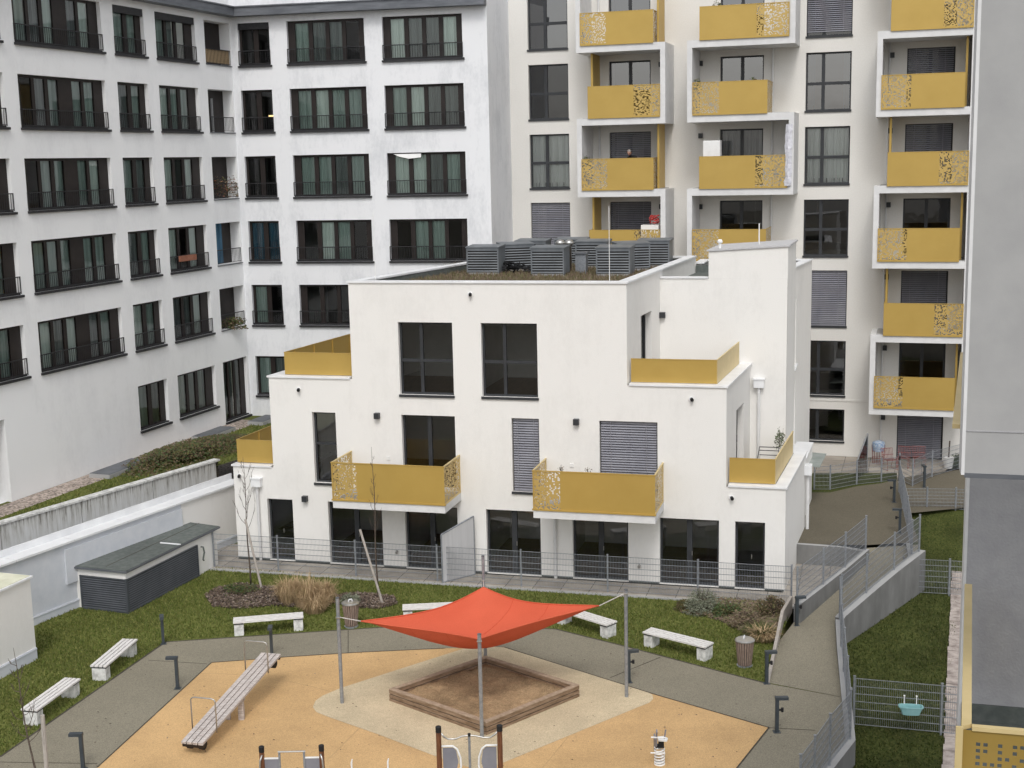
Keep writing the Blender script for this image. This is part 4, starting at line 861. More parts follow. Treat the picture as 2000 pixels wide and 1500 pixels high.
# ================================================================== FENCES
def fence(label, pts, h=1.25, group='grey welded wire fences', step=.05, cap=True):
    """pts: 3D base points, one per post"""
    o = thing('wire_fence', label, 'fence', pts[0], 0, group); base = Vector(pts[0])
    for p in pts:
        p = Vector(p) - base; MB().box(p.x - .025, p.x + .025, p.y - .025, p.y + .025, p.z - .05, p.z + h + .05).box(p.x - .032, p.x + .032, p.y - .032, p.y + .032, p.z + h + .051, p.z + h + .07).build('fence_post', 'galvanised', o)
    for a, b in zip(pts, pts[1:]):
        a = Vector(a) - base; b = Vector(b) - base; d = b - a; L = Vector((d.x, d.y, 0)).length; sl_ = d.z / L; mb = MB(); mb.T(a.x, a.y, a.z, math.atan2(d.y, d.x))
        n = int(L / step)
        for i in range(1, n):
            x = L * i / n; zz = sl_ * x; mb.face([(x - .004, 0, zz + .06), (x + .004, 0, zz + .06), (x + .004, 0, zz + h), (x - .004, 0, zz + h)]); mb.face([(x, -.004, zz + .06), (x, .004, zz + .06), (x, .004, zz + h), (x, -.004, zz + h)])
        k = 7
        for j in range(k):
            z = .06 + (h - .06) * j / (k - 1); r_ = .008
            i4 = [mb.add(q) for q in ((0.03, -r_, z - r_), (.03, r_, z - r_), (.03, r_, z + r_), (.03, -r_, z + r_), (L - .03, -r_, z - r_ + sl_ * L), (L - .03, r_, z - r_ + sl_ * L), (L - .03, r_, z + r_ + sl_ * L), (L - .03, -r_, z + r_ + sl_ * L))]
            for q in ((0, 1, 5, 4), (1, 2, 6, 5), (2, 3, 7, 6), (3, 0, 4, 7)): mb.f.append([i4[t] for t in q]); mb.m.append(0)
        mb.build('wire_panel', 'galvanised', o, fix=False)
    return o
fence('long low wire fence in front of the ground floor patio', [W(u, -1.18, .03) for u in (-19.77, -17.3, -14.4, -11.45, -8.52, -5.6, -2.66, .28)], 1.22)
def lerp(a, b, t): return a + (b - a) * t
def FA(x, y, z): q_ = PR_(x, y); return Vector((q_[0], q_[1], z))
fence('wire fence on the concrete wall left of the ramp', [FA(1556, 1217, .60), FA(1607, 1173, .68), FA(1650, 1135, .76), FA(1690, 1098, .88)], 1.12)
fence('wire fence on the wall right of the ramp', [P(1643, 1200, .30), P(1692, 1158, .5), P(1746, 1113, .68), P(1795, 1076, .8)], 1.2)
fence('wire fence running straight away beside the ramp foot', [P(1660, 1440, .05), P(1654, 1372, .08), P(1648, 1312, .12), P(1643, 1262, .2), P(1640, 1206, .28)], 1.2)
fence('wire fence on the low wall at the lower right corner of the playground', [P(1562, 1580, .05), P(1590, 1540, .05), P(1620, 1494, .05), P(1660, 1443, .05)], 1.2)
fence('wire fence along the upper path towards the rear garden', [P(1780, 1086, .7), P(1772, 1035, .7), P(1763, 992, .7), P(1756, 960, .7)], 1.2)
fence('wire fence around the small lawn behind the upper path', [P(1590, 958, .6), P(1621, 958, .6), P(1673, 948, .6), P(1721, 943, .6), P(1756, 938, .55)], 1.0)
fence('wire fence in front of the rear terrace with the red chairs', [P(1756, 938, .55), P(1782, 950, .45), P(1820, 932, .45), P(1880, 915, .45)], 1.1)
fence('wire fence across the garden at its far end', [P(1764, 996, .33), P(1810, 996, .33), P(1866, 997, .33), P(1884, 998, .33)], .85)
fence('wire fence across the garden beside the ramp wall', [P(1763, 1158, -.58), P(1853, 1163, -.58), P(1884, 1165, -.58)], 1.2)
gf = fence('wire fence across the garden with the turquoise planter', [P(1667, 1418, -.58), P(1837, 1434, -.58), P(1884, 1439, -.58)], 1.3)
# concrete walls of the ramp
noisy('concrete_wall', [(.17, .17, .165), (.24, .24, .235)], scale=1.5, rough=.9, bump=.2, stretch=(1, 1, .4), big=(.7, .85))
def lowwall(name, label, pts, zb, tops, th=.2, mat='concrete_wall', cat='wall'):
    o = thing(name, label, cat, (pts[0][0], pts[0][1], 0)); b = Vector((pts[0][0], pts[0][1]))
    V = [Vector((p[0], p[1])) - b for p in pts]; L = []
    for k in range(len(V)):
        ds = [(V[k] - V[k - 1]).normalized()] if k else []
        if k < len(V) - 1: ds.append((V[k + 1] - V[k]).normalized())
        ns = [Vector((d.y, -d.x)) for d in ds]; m2 = sum(ns, Vector((0, 0))) / len(ns); m2 = m2 / m2.length_squared; L.append((V[k] + m2 * th / 2, V[k] - m2 * th / 2))
    mb = MB(); idx = [[mb.add((*q, z)) for z in (zb, tops[k]) for q in L[k]] for k in range(len(V))]
    for k in range(len(V) - 1):
        a, c = idx[k], idx[k + 1]
        for q, mi_ in (((a[0], c[0], c[2], a[2]), 0), ((a[3], c[3], c[1], a[1]), 0), ((a[2], c[2], c[3], a[3]), 1)): mb.f.append(list(q)); mb.m.append(mi_)
    for a in (idx[0], idx[-1]): mb.f.append([a[0], a[1], a[3], a[2]]); mb.m.append(0)
    mb.build('wall', [mat, 'concrete_smooth' if mat == 'concrete_wall' else mat], o); return o
q = [FA(1556, 1217, 0), FA(1607, 1173, 0), FA(1650, 1135, 0), FA(1692, 1096, 0)]
lowwall('retaining_wall', 'grey concrete wall along the left edge of the ramp', q, -.2, [.60, .68, .76, .88])
q = [P(1640, 1206, .28), P(1643, 1202, .29), P(1692, 1160, .49), P(1746, 1115, .67), P(1800, 1074, .79)]
lowwall('retaining_wall', 'long concrete wall holding the ramp above the garden', q, -.75, [.27, .29, .49, .67, .79], .28)
q = [P(1480, 1700, .04), P(1562, 1582, .04), P(1620, 1496, .04), P(1661, 1444, .04), P(1654, 1372, .07), P(1648, 1312, .12), P(1643, 1262, .19), P(1640, 1210, .27)]
lowwall('retaining_wall', 'low concrete wall between the playground path and the garden lawn', q, -.75, [.04, .04, .04, .04, .07, .12, .19, .27], .24)
q = [W(.15, 3.22), P(1640, 1070, .67), P(1688, 1078, .67)]
lowwall('retaining_wall', 'short grey wall at the end of the patio below the upper path', q, -.1, [.72, .72, .72], .18)
lowwall('retaining_wall', 'low concrete edge between the far end of the garden and the rear path', [P(1760, 986, .4), P(1900, 986, .4)], -.2, [.44, .44], .08)
q = [P(1796, 1076, .75), P(1780, 1086, .7), P(1763, 992, .65), P(1756, 940, .6)]
lowwall('retaining_wall', 'low concrete wall under the fence along the upper path', q[1:], -.75, [.68, .66, .6], .2)
# stone edged planter beside the ramp
q = [P(1545, 1183, .1), P(1528, 1200, .3), P(1499, 1334, .02)]
pw_ = lowwall('planter_wall', 'tapering timber and stone edge of the planting bed beside the ramp', q, -.1, [.42, .42, .04], .09, 'stake_wood')
# perforated steel divider and frosted divider
noisy('screen_metal', [(.48, .48, .49), (.54, .54, .55)], scale=2, rough=.6, stretch=(6, 6, .3))
def panel3(name, label, cat, pts, mat, frame=None, th=.03):
    b = pts[0]; o = thing(name, label, cat, b); mb = MB(); P_ = [p - b for p in pts]; nrm = (P_[1] - P_[0]).cross(P_[3] - P_[0]).normalized() * th
    A = [mb.add(p) for p in P_]; B = [mb.add(p + nrm) for p in P_]; mb.f += [A, B[::-1]]; mb.m += [0, 0]
    for k in range(4): mb.f.append([A[k], A[(k + 1) % 4], B[(k + 1) % 4], B[k]]); mb.m.append(0)
    mb.build('panel', mat, o)
    if frame:
        mb = MB()
        for k in range(4): mb.tube([P_[k] + nrm / 2, P_[(k + 1) % 4] + nrm / 2], .03, 6)
        for t in (.25, .5, .75): mb.tube([P_[0].lerp(P_[1], t) + nrm * .2, P_[3].lerp(P_[2], t) + nrm * .2], .008, 4)
        mb.build('frame', frame, o)
    return o
pa, pb = P(864, 1137, .05), P(927, 1121, .05)
panel3('privacy_screen', 'grey metal privacy screen dividing the two patios', 'screen', [pa, pb, pb + Vector((0, 0, 2.05)), pa + Vector((0, 0, 1.66))], 'screen_metal', 'galvanised')
pa, pb = P(1673, 945, .5), P(1692, 925, .5)
panel3('privacy_screen', 'frosted green divider between the rear terraces', 'screen', [pa, pb, pb + Vector((0, 0, 1.75)), pa + Vector((0, 0, 1.0))], 'screen_glass', 'galvanised')
# ================================================================== NEAR BUILDING ON THE RIGHT
NZ = R(-15.14); na = DY(1876, 948, 13.9)
near = thing('apartment_building', 'grey near apartment building with a gold balcony at the right picture edge', 'building', (na.x, na.y, 0), NZ)
inv = (Matrix.Translation((na.x, na.y, 0)) @ Matrix.Rotation(NZ, 4, 'Z')).inverted()
def NL(x, y, Y): return inv @ DY(x, y, Y)
MB().box(.02, 5, 0, .35, 10.57, 24).build('end_wall', 'concrete_smooth', near)
MB().box(.0, .035, -.01, .36, 10.55, 24).build('corner_profile', 'white_concrete', near)
MB().box(.036, 5, -.008, -.0005, 11.03, 11.04).build('wall_joint', 'plaster_grey', near)
MB().box(.036, 5, -.012, .35, 10.52, 10.569).build('drip_edge', 'zinc', near)
zc = DY(1887, 1416, 14).z; YF = P(1890, 1140, zc).y; YW = YF + .35; zfl = DY(1950, 1400, YW).z; zpl = DY(1950, 1370, YW).z
p = NL(1884, 1100, YW)
MB().box(p.x, p.x + 6, p.y, p.y + .3, zfl, 12.6).build('loggia_wall', 'plaster_grey', near); MB().box(p.x - .012, p.x + .03, p.y - .01, p.y + .31, 5.2, 12.6).build('corner_profile', 'white_concrete', near)
MB().box(p.x + .031, p.x + 6, p.y - .05, p.y - .001, zfl, zpl).build('plinth', 'bitumen', near)
A0, A1 = NL(1877.5, 1416, 14), NL(1898, 1416, 14); B0, B1 = NL(1884, 1140, YF), NL(1898.5, 1140, YF)
R0 = NL(2150, 1431, 14)
mb = MB(); f_ = MB(); yn = A0.y

rail = MB().prism([(A0.x, yn - .02), (A1.x, yn + .06), (B1.x, B0.y), (B0.x, B0.y)], zc - .05, zc).prism([(A1.x + .001, yn - .02 - .0), (R0.x, yn - .02), (R0.x, yn + .06), (A1.x + .001, yn + .06)], zc - .05, zc - .001)
bl = rail.build('handrail', 'gold_light', near)
MB().prism([(A0.x + .03, yn + .06), (A0.x + .06, yn + .06), (B0.x + .06, B0.y - .02), (B0.x + .03, B0.y - .02)], zc - 1.5, zc - .051).build('railing_panel', 'gold', near)
# front panel with square holes
mb = MB(); X0, X1 = A0.x + .02, R0.x; hs = []; rnd = random.Random(4); s0 = .078
cells = {(0, j) for j in range(0, 9)} | {(1, 0), (1, 1), (3, 0), (3, 1), (3, 2), (5, 0), (6, 0), (5, 1), (4, 2), (6, 2), (1, 3), (2, 3), (3, 3), (5, 3), (2, 4), (5, 4)}
for i in range(0, 24):
    for j in range(5, 16):
        if rnd.random() < .42: cells.add((i, j))
    if i > 6:
        for j in range(5):
            if rnd.random() < .45: cells.add((i, j))
for (i, j) in cells:
    x = X0 + .145 + i * s0; z = zc - .19 - j * s0; hs.append((x, x + .046, z - .046, z, .012))
wall(mb, X0, X1, zc - 1.55, zc - .051, hs, y=yn, rev=.012); mb.build('perforated_panel', 'gold_less_lit', near)
MB().box(A0.x - .06, A0.x + .018, yn - .06, yn - .02, zc - 1.55, zc - .002).build('corner_post', 'gold_light', near)
MB().prism([(A1.x, yn + .08), (R0.x, yn + .08), (B1.x + 5, p.y), (B1.x, p.y)], zfl - .15, zfl).build('balcony_floor', 'bitumen', near)
zu = DY(1870, 828, 14.3).z; YU = P(1879, 688, zu).y; C0, C1 = NL(1860, 828, 14.3), NL(1881, 828, 14.3); D0, D1 = NL(1876, 688, YU), NL(1882, 688, YU)
MB().prism([(C0.x, C0.y), (C1.x, C0.y), (D1.x, D0.y), (D0.x, D0.y)], zu - .05, zu).build('handrail', 'gold_light', near)
# stone edging along the garden
se = thing('stone_edging', 'row of rough pinkish stone blocks edging the garden lawn on the right', 'edging', P(1866, 1160, -.6))
mb = MB(); b0 = P(1873, 980, -.6); b1 = P(1856, 1430, -.6); dd = (b1 - b0).normalized(); b1 = b1 + dd * 6; L = (b1 - b0).length; t = -2; rnd = random.Random(3); sv = Vector((-dd.y, dd.x, 0)); off = Vector(se.location)
while t < L:
    l_ = rnd.uniform(.32, .6); a = b0 + dd * t - off; mb.T(a.x, a.y, 0, math.atan2(dd.y, dd.x)); wj = rnd.uniform(-.03, .03); mb.box(0.012, l_ - .012, -.14 + wj, .22, -.1, .05 + rnd.uniform(-.02, .03)); t += l_
mb.build('stone_row', 'stone_kerb', se)

# ================================================================== BENCHES
def bench(L=2.1):
    o = thing('park_bench', '', 'bench')
    for s_ in (-1, 1):
        mb = MB(); mb.box(s_ * (L / 2 - .16) - .14, s_ * (L / 2 - .16) + .14, -.2, .2, -.02, .36); mb.build('leg', 'bench_concrete', o)
    for i in range(4): MB().box(-L / 2, L / 2, -.24 + i * .125, -.24 + i * .125 + .095, .405, .45).build('slat', 'bench_wood', o)
    MB().box(-L / 2 + .02, -L / 2 + .3, -.22, .22, .361, .404).box(L / 2 - .3, L / 2 - .02, -.22, .22, .361, .404).build('bracket', 'frame_dark', o)
    return o
def ang(a, b): return math.atan2(b[1] - a[1], b[0] - a[0])
bs = [((-11.66, 34.75), (-11.34, 36.95), 'white bench on the left lawn, the farther of the two beside the path'), ((-12.51, 32.0), (-12.1, 33.87), 'white bench behind the bare sapling at the lower left'),
      ((-8.62, 38.32), (-6.55, 38.7), 'white bench on the lawn behind the seesaw'), ((-3.5, 39.2), (-1.5, 39.35), 'white bench mostly hidden behind the left half of the orange sail'),
      ((1.33, 38.82), (2.81, 37.34), 'white bench half hidden under the right corner of the sail'), ((3.82, 36.7), (5.37, 35.43), 'white bench on the lawn left of the right litter bin')]
copies(bench(2.1), [(lab, ((a[0] + b[0]) / 2, (a[1] + b[1]) / 2, 0.0), ang(a, b)) for a, b, lab in bs], 'white slatted benches around the playground')
# bins
def litter_bin():
    o = thing('litter_bin', '', 'litter bin'); n = 22
    MB().lathe([(.20, .0), (.22, .0), (.22, .03), (.205, .035)], n=24).build('base', 'galvanised', o, smooth=False)
    mb = MB()
    for k in range(n):
        a = 2 * math.pi * k / n; c, s_ = math.cos(a), math.sin(a); w_ = .018
        t_ = [(.19 * c + w_ * s_, .19 * s_ - w_ * c, .05), (.19 * c - w_ * s_, .19 * s_ + w_ * c, .05), (.262 * c - w_ * 1.5 * s_, .262 * s_ + w_ * 1.5 * c, .74), (.262 * c + w_ * 1.5 * s_, .262 * s_ - w_ * 1.5 * c, .74)]
        u_ = [(x * .94, y * .94, z) for x, y, z in t_]; mb.f += [[mb.add(p) for p in t_], [mb.add(p) for p in u_][::-1]]; mb.m += [0, 0]
        b_ = len(mb.v) - 8
        for q in ((0, 3, 7, 4), (1, 5, 6, 2)): mb.f.append([b_ + z for z in q]); mb.m.append(0)
    mb.build('slats', 'bin_wood', o)
    MB().lathe([(.165, .05), (.225, .72)], n=20).build('liner', 'rubber_black', o)
    MB().lathe([(.275, .735), (.275, .76), (.24, .785), (.05, .80)], n=24).build('lid', 'steel', o, smooth=False); MB().tube([(-.05, .02, .80), (-.04, .02, .86), (.05, .02, .86), (.06, .02, .80)], .018, 6).build('lid_handle', 'white_metal', o)
    return o
copies(litter_bin(), [('slatted litter bin behind the left sail pole', (-5.10, 38.78, 0), .3), ('slatted litter bin beside the planting bed on the right', (6.31, 34.92, 0), 1.2)], 'slatted litter bins with steel lids')
# path lights
def path_light(spot=False):
    o = thing('path_light', '', 'path light')
    MB().box(-.09, .09, -.09, .09, 0, .015).build('base_plate', 'bollard_dark', o); MB().box(-.042, .042, -.042, .042, .016, .845).build('post', 'bollard_dark', o)
    MB().box(-.05, .27, -.06, .06, .846, .92).build('lamp_head', 'bollard_dark', o); MB().box(.08, .25, -.045, .045, .838, .845).build('lens', 'white_paint', o)
    if spot: MB().box(.043, .1, -.018, .018, .56, .6).tube([(.13, 0, .63), (.13, 0, .53)], .035, 8).build('sensor', 'rubber_black', o)
    return o
g = 'dark bollard path lights with side arms'
copies(path_light(), [('bollard light in front of the leftmost end of the shed lawn', (-10.58, 37.6, 0), R(-75)), ('bollard light standing between the left bench and the play surface', (-9.3, 34.15, 0), R(180)), ('bollard light at the bottom edge near the sapling', (-10.36, 29.35, 0), R(180)),
                      ('bollard light directly behind the raised end of the seesaw', (-7.14, 36.48, 0), R(-85))], g)
copies(path_light(True), [('bollard light behind the right sail pole', (2.99, 33.9, 0), R(10)), ('bollard light at the foot of the planter edge', (6.67, 33.62, 0), R(5)), ('bollard light between the play surface corner and the garden fence', (6.33, 30.57, 0), R(0)),
                          ('bollard light at the start of the ramp wall', (*P2(1556, 1222, .0), .0), R(10)), ('bollard light by the fence on the upper path, nearer one', (*P2(1757, 1042, .67), .67), R(170)), ('bollard light by the fence on the upper path, farther one', (*P2(1746, 981, .67), .67), R(180)),
                          ('bollard light in front of the rear terrace', (*P2(1805, 952, .45), .45), R(90))], g)
# ================================================================== SAIL AND SANDBOX
def steel_post(label, x, y, h, ring, lean=0):
    o = thing('sail_post', label, 'post', (x, y, 0), 0, 'galvanised posts holding the sun sail')
    MB().tube([(0, 0, 0), (lean, 0, h)], .048, 12).build('post', 'galvanised', o); MB().tube([(lean, 0, h), (lean, 0, h + .02)], .05, 12).build('post_cap', 'zinc', o)
    MB().tube([(lean * .9 - .06, -.05, ring), (lean * .9, -.075, ring + .01), (lean * .9 + .06, -.05, ring)], .014, 6).tube([(lean, 0, ring - .02), (lean, 0, ring + .02)], .058, 10).build('bracket', 'steel', o); return o
steel_post('sail post left of the sandbox with a ring and rope', -4.66, 32.9, 2.9, 2.38); steel_post('sail post right of the sandbox with the rope at its top', 2.84, 32.9, 2.95, 2.86)
steel_post('nearest sail post in front of the sandbox corner', -.93, 30.64, 2.66, 2.5); steel_post('farthest sail post behind the peak of the sail', -.93, 36.04, 2.98, 2.28)
cL, cB, cR, cF = Vector((-4.08, 32.95, 2.24)), Vector((-.93, 35.95, 2.10)), Vector((2.15, 32.95, 2.52)), Vector((-.95, 30.75, 2.5))
N = 28; mb = MB(); grid = []
for i in range(N + 1):
    row = []
    for j in range(N + 1):
        u, v = i / N, j / N   # u: L->F / B->R  v: L->B / F->R
        def edge(a, b, t, s_=.16):
            c_ = (cL + cB + cR + cF) / 4; m = a.lerp(b, t); k = 4 * t * (1 - t) * s_; q = m.lerp(Vector((c_.x, c_.y, m.z)), k); q.z -= 4 * t * (1 - t) * .10; return q
        Pu0, Pu1 = edge(cL, cF, u), edge(cB, cR, u); Pv0, Pv1 = edge(cL, cB, v), edge(cF, cR, v)
        bil = cL * (1 - u) * (1 - v) + cF * u * (1 - v) + cB * (1 - u) * v + cR * u * v
        q = Pu0 * (1 - v) + Pu1 * v + Pv0 * (1 - u) + Pv1 * u - bil
        q.z -= .74 * (16 * u * (1 - u) * v * (1 - v)) ** .55
        row.append(mb.add(q - Vector((-.93, 33.1, 0))))
    grid.append(row)
for i in range(N):
    for j in range(N): mb.f.append([grid[i][j], grid[i + 1][j], grid[i + 1][j + 1], grid[i][j + 1]]); mb.m.append(0)
sail = thing('sun_sail', 'orange red square sun sail stretched over the sandbox', 'sun sail', (-.93, 33.1, 0))
mb.build('cloth', 'sail_cloth', sail, smooth=True, fix=False)
for k_ in (9, 19): MB().tube([Vector(mb.v[grid[k_][j]]) + Vector((0, 0, .004)) for j in range(N + 1)], .007, 4).build('seam', 'sail_seam', sail)
mb2 = MB(); o_ = Vector((-.93, 33.1, 0))
bd = [grid[i][0] for i in range(N + 1)] + [grid[N][j] for j in range(1, N + 1)] + [grid[i][N] for i in range(N - 1, -1, -1)] + [grid[0][j] for j in range(N - 1, -1, -1)]
mb2.tube([mb.v[k] for k in bd], .018, 5); mb2.build('hem', 'sail_cloth', sail, smooth=True)
for a, b in ((cL, (-4.64, 32.9, 2.38)), (cR, (2.82, 32.9, 2.86)), (cF, (-.93, 30.68, 2.5)), (cB, (-.93, 36.0, 2.28))): MB().tube([a - o_, Vector(b) - o_], .014, 6).build('rope', 'weathered_wood', sail)
sb = thing('sandbox', 'square timber sandbox with brown sand under the sail', 'sandbox', (-.9, 32.95, 0))
SB = [Vector((-.82, 30.72)), Vector((1.6, 32.97)), Vector((-.9, 35.2)), Vector((-3.42, 32.97))]; oc = Vector((-.9, 32.95))
for k in range(4):
    a, b = SB[k] - oc, SB[(k + 1) % 4] - oc; d = (b - a).normalized(); L = (b - a).length
    for z in range(3):
        mb = MB(); mb.T(a.x, a.y, 0, math.atan2(d.y, d.x)); e = .12 if z % 2 else 0.0
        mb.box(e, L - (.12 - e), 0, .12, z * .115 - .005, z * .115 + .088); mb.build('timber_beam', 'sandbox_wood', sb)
    mb = MB(); mb.T(a.x, a.y, 0, math.atan2(d.y, d.x)); mb.box(.03, L - .03, .015, .105, 0, .32); mb.build('dark_gap_backing', 'rubber_black', sb)  # black sheet added so the gaps between the beams look shaded
    mb = MB(); mb.T(a.x, a.y, 0, math.atan2(d.y, d.x)); mb.box(.0, L - .13, -.01, .13, .329, .352); mb.build('lit_top_board', 'board_top_lit', sb)  # lighter board added, so the rim looks lit above the dark sides
mb = MB(); n = 46; g_ = []
from mathutils import noise
for i in range(n + 1):
    r_ = []
    for j in range(n + 1):
        u, v = i / n, j / n; q = (SB[0] * (1 - u) + SB[1] * u) * (1 - v) + (SB[3] * (1 - u) + SB[2] * u) * v; q = oc + (q - oc) * .955
        z = .17 + .05 * noise.noise(Vector((q.x * 1.3, q.y * 1.3, 0))) + .045 * noise.noise(Vector((q.x * 5, q.y * 5, 3))) + .02 * noise.noise(Vector((q.x * 13, q.y * 13, 7)))
        r_.append(mb.add((q.x - oc.x, q.y - oc.y, z)))
    g_.append(r_)
for i in range(n):
    for j in range(n): mb.f.append([g_[i][j], g_[i + 1][j], g_[i + 1][j + 1], g_[i][j + 1]]); mb.m.append(0)
mb.build('sand', 'sand', sb, smooth=True)
# ================================================================== SEESAW
ss = thing('seesaw', 'grey wooden plank seesaw with steel handle loops tilted towards the camera', 'seesaw', (-7.3, 32.05, 0), 0)
n0, n1 = Vector((-7.9, 29.92, .36)), Vector((-6.72, 34.25, .92)); so2 = Vector((-7.3, 32.05, 0)); dv_ = (n1 - n0).normalized(); sv = Vector((dv_.y, -dv_.x, 0)).normalized()
for i in range(4):
    off = sv * (-.225 + i * .15); mb = MB(); mb.bar(n0 + off - so2, n1 + off - so2, .122, .06); mb.build('plank', 'seesaw_wood', ss)
mb = MB(); mb.bar(n0 + dv_ * .03 - so2 - Vector((0, 0, .062)), n0 + dv_ * .1 - so2 - Vector((0, 0, .062)), .56, .09); mb.build('cross_beam', 'frame_brown', ss); mb = MB(); mb.bar(n1 - dv_ * .1 - so2 - Vector((0, 0, .062)), n1 - dv_ * .03 - so2 - Vector((0, 0, .062)), .56, .06); mb.build('cross_beam', 'frame_brown', ss)
for t in (.145, .80):
    c_ = n0.lerp(n1, t) - so2; a, b = c_ - sv * .33, c_ + sv * .33; up_ = Vector((0, 0, .78)); pts = [a - Vector((0, 0, .08)), a + up_ * .9]
    pts += [a + up_ * .97 + sv * .03, a + up_ + sv * .1, b + up_ - sv * .1, b + up_ * .97 - sv * .03, b + up_ * .9, b - Vector((0, 0, .08))]
    MB().tube(pts, .018, 8).build('handle_loop', 'steel', ss, smooth=True)
for t, zz in ((.05, -.17), (.95, -.17)):
    for s_ in (-.16, .16):
        c_ = n0.lerp(n1, t) - so2 + sv * s_ + Vector((0, 0, zz)); MB().tube([c_ - sv * .06, c_ + sv * .06], .12, 16).build('tyre_buffer', 'rubber_black', ss)
c_ = n0.lerp(n1, .5) - so2
MB().bar(c_ + Vector((.18, .0, -.06)), Vector((c_.x + .18, c_.y, 0)), .14, .14).bar(c_ + Vector((-.16, .0, -.06)), Vector((c_.x - .16, c_.y, 0)), .1, .1).build('support_post', 'seesaw_wood', ss)
MB().tube([c_ - sv * .3 - Vector((0, 0, .09)), c_ + sv * .3 - Vector((0, 0, .09))], .03, 8).build('axle', 'steel', ss)
# ================================================================== SPRING RIDER
sr = thing('spring_rider', 'small white and grey spring rider at the lower right of the play surface', 'spring rider', (3.26, 28.96, .0), 0)
pts = [(.115 * math.cos(t * .55), .115 * math.sin(t * .55), .03 + t * .0063) for t in range(0, 66)]
MB().tube(pts, .016, 7).build('spring', 'white_paint', sr, smooth=True); MB().lathe([(.13, 0), (.13, .03), (.1, .035)], n=20).build('base', 'white_paint', sr)
MB().box(-.1, .1, -.09, .09, .445, .475).build('mount', 'rubber_black', sr)
for x in (-.075,):
    mb = MB(); pf = [(-.32, .22), (-.30, .36), (-.12, .46), (.14, .50), (.24, .56), (.30, .84), (.37, .95), (.30, 1.0), (.2, .9), (.12, .66), (-.10, .60), (-.34, .66), (-.42, .55)]
    A = [mb.add((x, -p_[0] * .8, p_[1] * .98)) for p_ in pf]; B = [mb.add((x - .03, -p_[0] * .8, p_[1] * .98)) for p_ in pf]; mb.f += [A, B[::-1]]; mb.m += [0, 0]
    for k in range(len(pf)): j = (k + 1) % len(pf); mb.f.append([A[k], A[j], B[j], B[k]]); mb.m.append(0)
    mb.build('side_panel', 'panel_grey', sr)
MB().box(-.11, -.106, -.3, .3, .3, .9).T().build('panel_edge', 'post_wood', sr) if False else None
mb = MB(); mb.prism([(-.03, -.06), (.16, -.10), (.2, .02), (.12, .14), (-.03, .12)], .60, .64); mb.build('seat', 'white_paint', sr)
MB().box(-.02, .1, -.05, .06, .476, .599).build('seat_post', 'rubber_black', sr)
MB().tube([(-.22, -.22, .78), (.12, -.22, .76)], .017, 8).build('hand_grip', 'white_paint', sr); MB().tube([(-.22, -.1, .34), (.12, -.1, .32)], .017, 8).build('foot_rest', 'white_paint', sr); MB().bar((.13, .0, .86), (.1, 0, .64), .03, .03).build('back_rest', 'panel_grey', sr)
# ================================================================== PLAY FRAMES AT THE BOTTOM
def play_post(par, x, y, z, r_=.055):
    MB().tube([(x, y, -.02), (x, y, z - .13)], r_, 12).build('post', 'post_wood', par, smooth=False); MB().tube([(x, y, z - .13), (x, y, z - .01), (x, y, z)], [r_ * 1.12, r_ * 1.12, r_ * .9], 14).build('post_cap', 'rubber_black', par)
p1 = thing('climbing_frame', 'play frame with two wooden posts and grey panels at the bottom left', 'play frame', (-5.0, 27.15, 0))
play_post(p1, -.655, 0, 1.5); play_post(p1, .655, 0, 1.5)
for s_ in (-1, 1):
    x0 = s_ * .27; x1_ = s_ * .6; MB().box(min(x0, x1_), max(x0, x1_), -.01, .01, .5, 1.2).build('panel', 'panel_grey', p1)
    MB().box(min(x0, x1_), max(x0, x1_), -.02, .02, 1.201, 1.225).build('panel_rim', 'white_paint', p1)
    MB().box(x0 - .02, x0 + .02, -.03, .03, .5, 1.33).build('bracket', 'galvanised', p1)
    MB().tube([(s_ * .64, -.06, 1.32), (s_ * .68, -.1, 1.2), (s_ * .70, -.12, .9), (s_ * .7, -.12, .4)], .02, 8).build('grab_rail', 'steel', p1, smooth=True)
MB().tube([(-.3, 0, 1.36), (.3, 0, 1.36)], .02, 8).build('cross_bar', 'steel', p1)
p2 = thing('climbing_frame', 'taller play frame with a wavy top rail in front of the sandbox', 'play frame', (-1.09, 26.82, 0))
play_post(p2, -.66, 0, 2.02, .058); play_post(p2, .66, 0, 2.02, .058)
wv = [(-.6, 0, 1.86), (-.55, 0, 1.78), (-.45, 0, 1.72), (-.3, 0, 1.72), (-.15, 0, 1.78), (0, 0, 1.80), (.15, 0, 1.78), (.3, 0, 1.74), (.45, 0, 1.74), (.55, 0, 1.80), (.62, 0, 1.88)]
MB().tube(wv, .02, 8).build('top_rail', 'steel', p2, smooth=True)
MB().tube([(0, 0, 0), (0, 0, 1.8)], .028, 10).build('pole', 'galvanised', p2); MB().tube([(0, 0, 1.78), (0, 0, 1.84)], .034, 10).build('pole_cap', 'rubber_black', p2)
for s_ in (-1, 1):
    mb = MB(); pf = [(.58, .5), (.58, 1.52), (.35, 1.52), (.29, 1.45), (.25, 1.2), (.3, .95), (.3, .5)]; A = [mb.add((s_ * a, -.01, b)) for a, b in pf]; B = [mb.add((s_ * a, .01, b)) for a, b in pf]; mb.f += [A, B[::-1]]; mb.m += [0, 0]
    for k in range(len(pf)): j = (k + 1) % len(pf); mb.f.append([A[k], A[j], B[j], B[k]]); mb.m.append(0)
    mb.build('panel', 'panel_grey', p2)
    MB().tube([(s_ * .6, -.02, 1.57), (s_ * .36, -.02, 1.57), (s_ * .27, -.02, 1.5), (s_ * .2, -.02, 1.3), (s_ * .19, -.02, 1.1), (s_ * .25, -.02, .9), (s_ * .27, -.02, .5)], .022, 8).build('rim_tube', 'white_paint', p2, smooth=True)
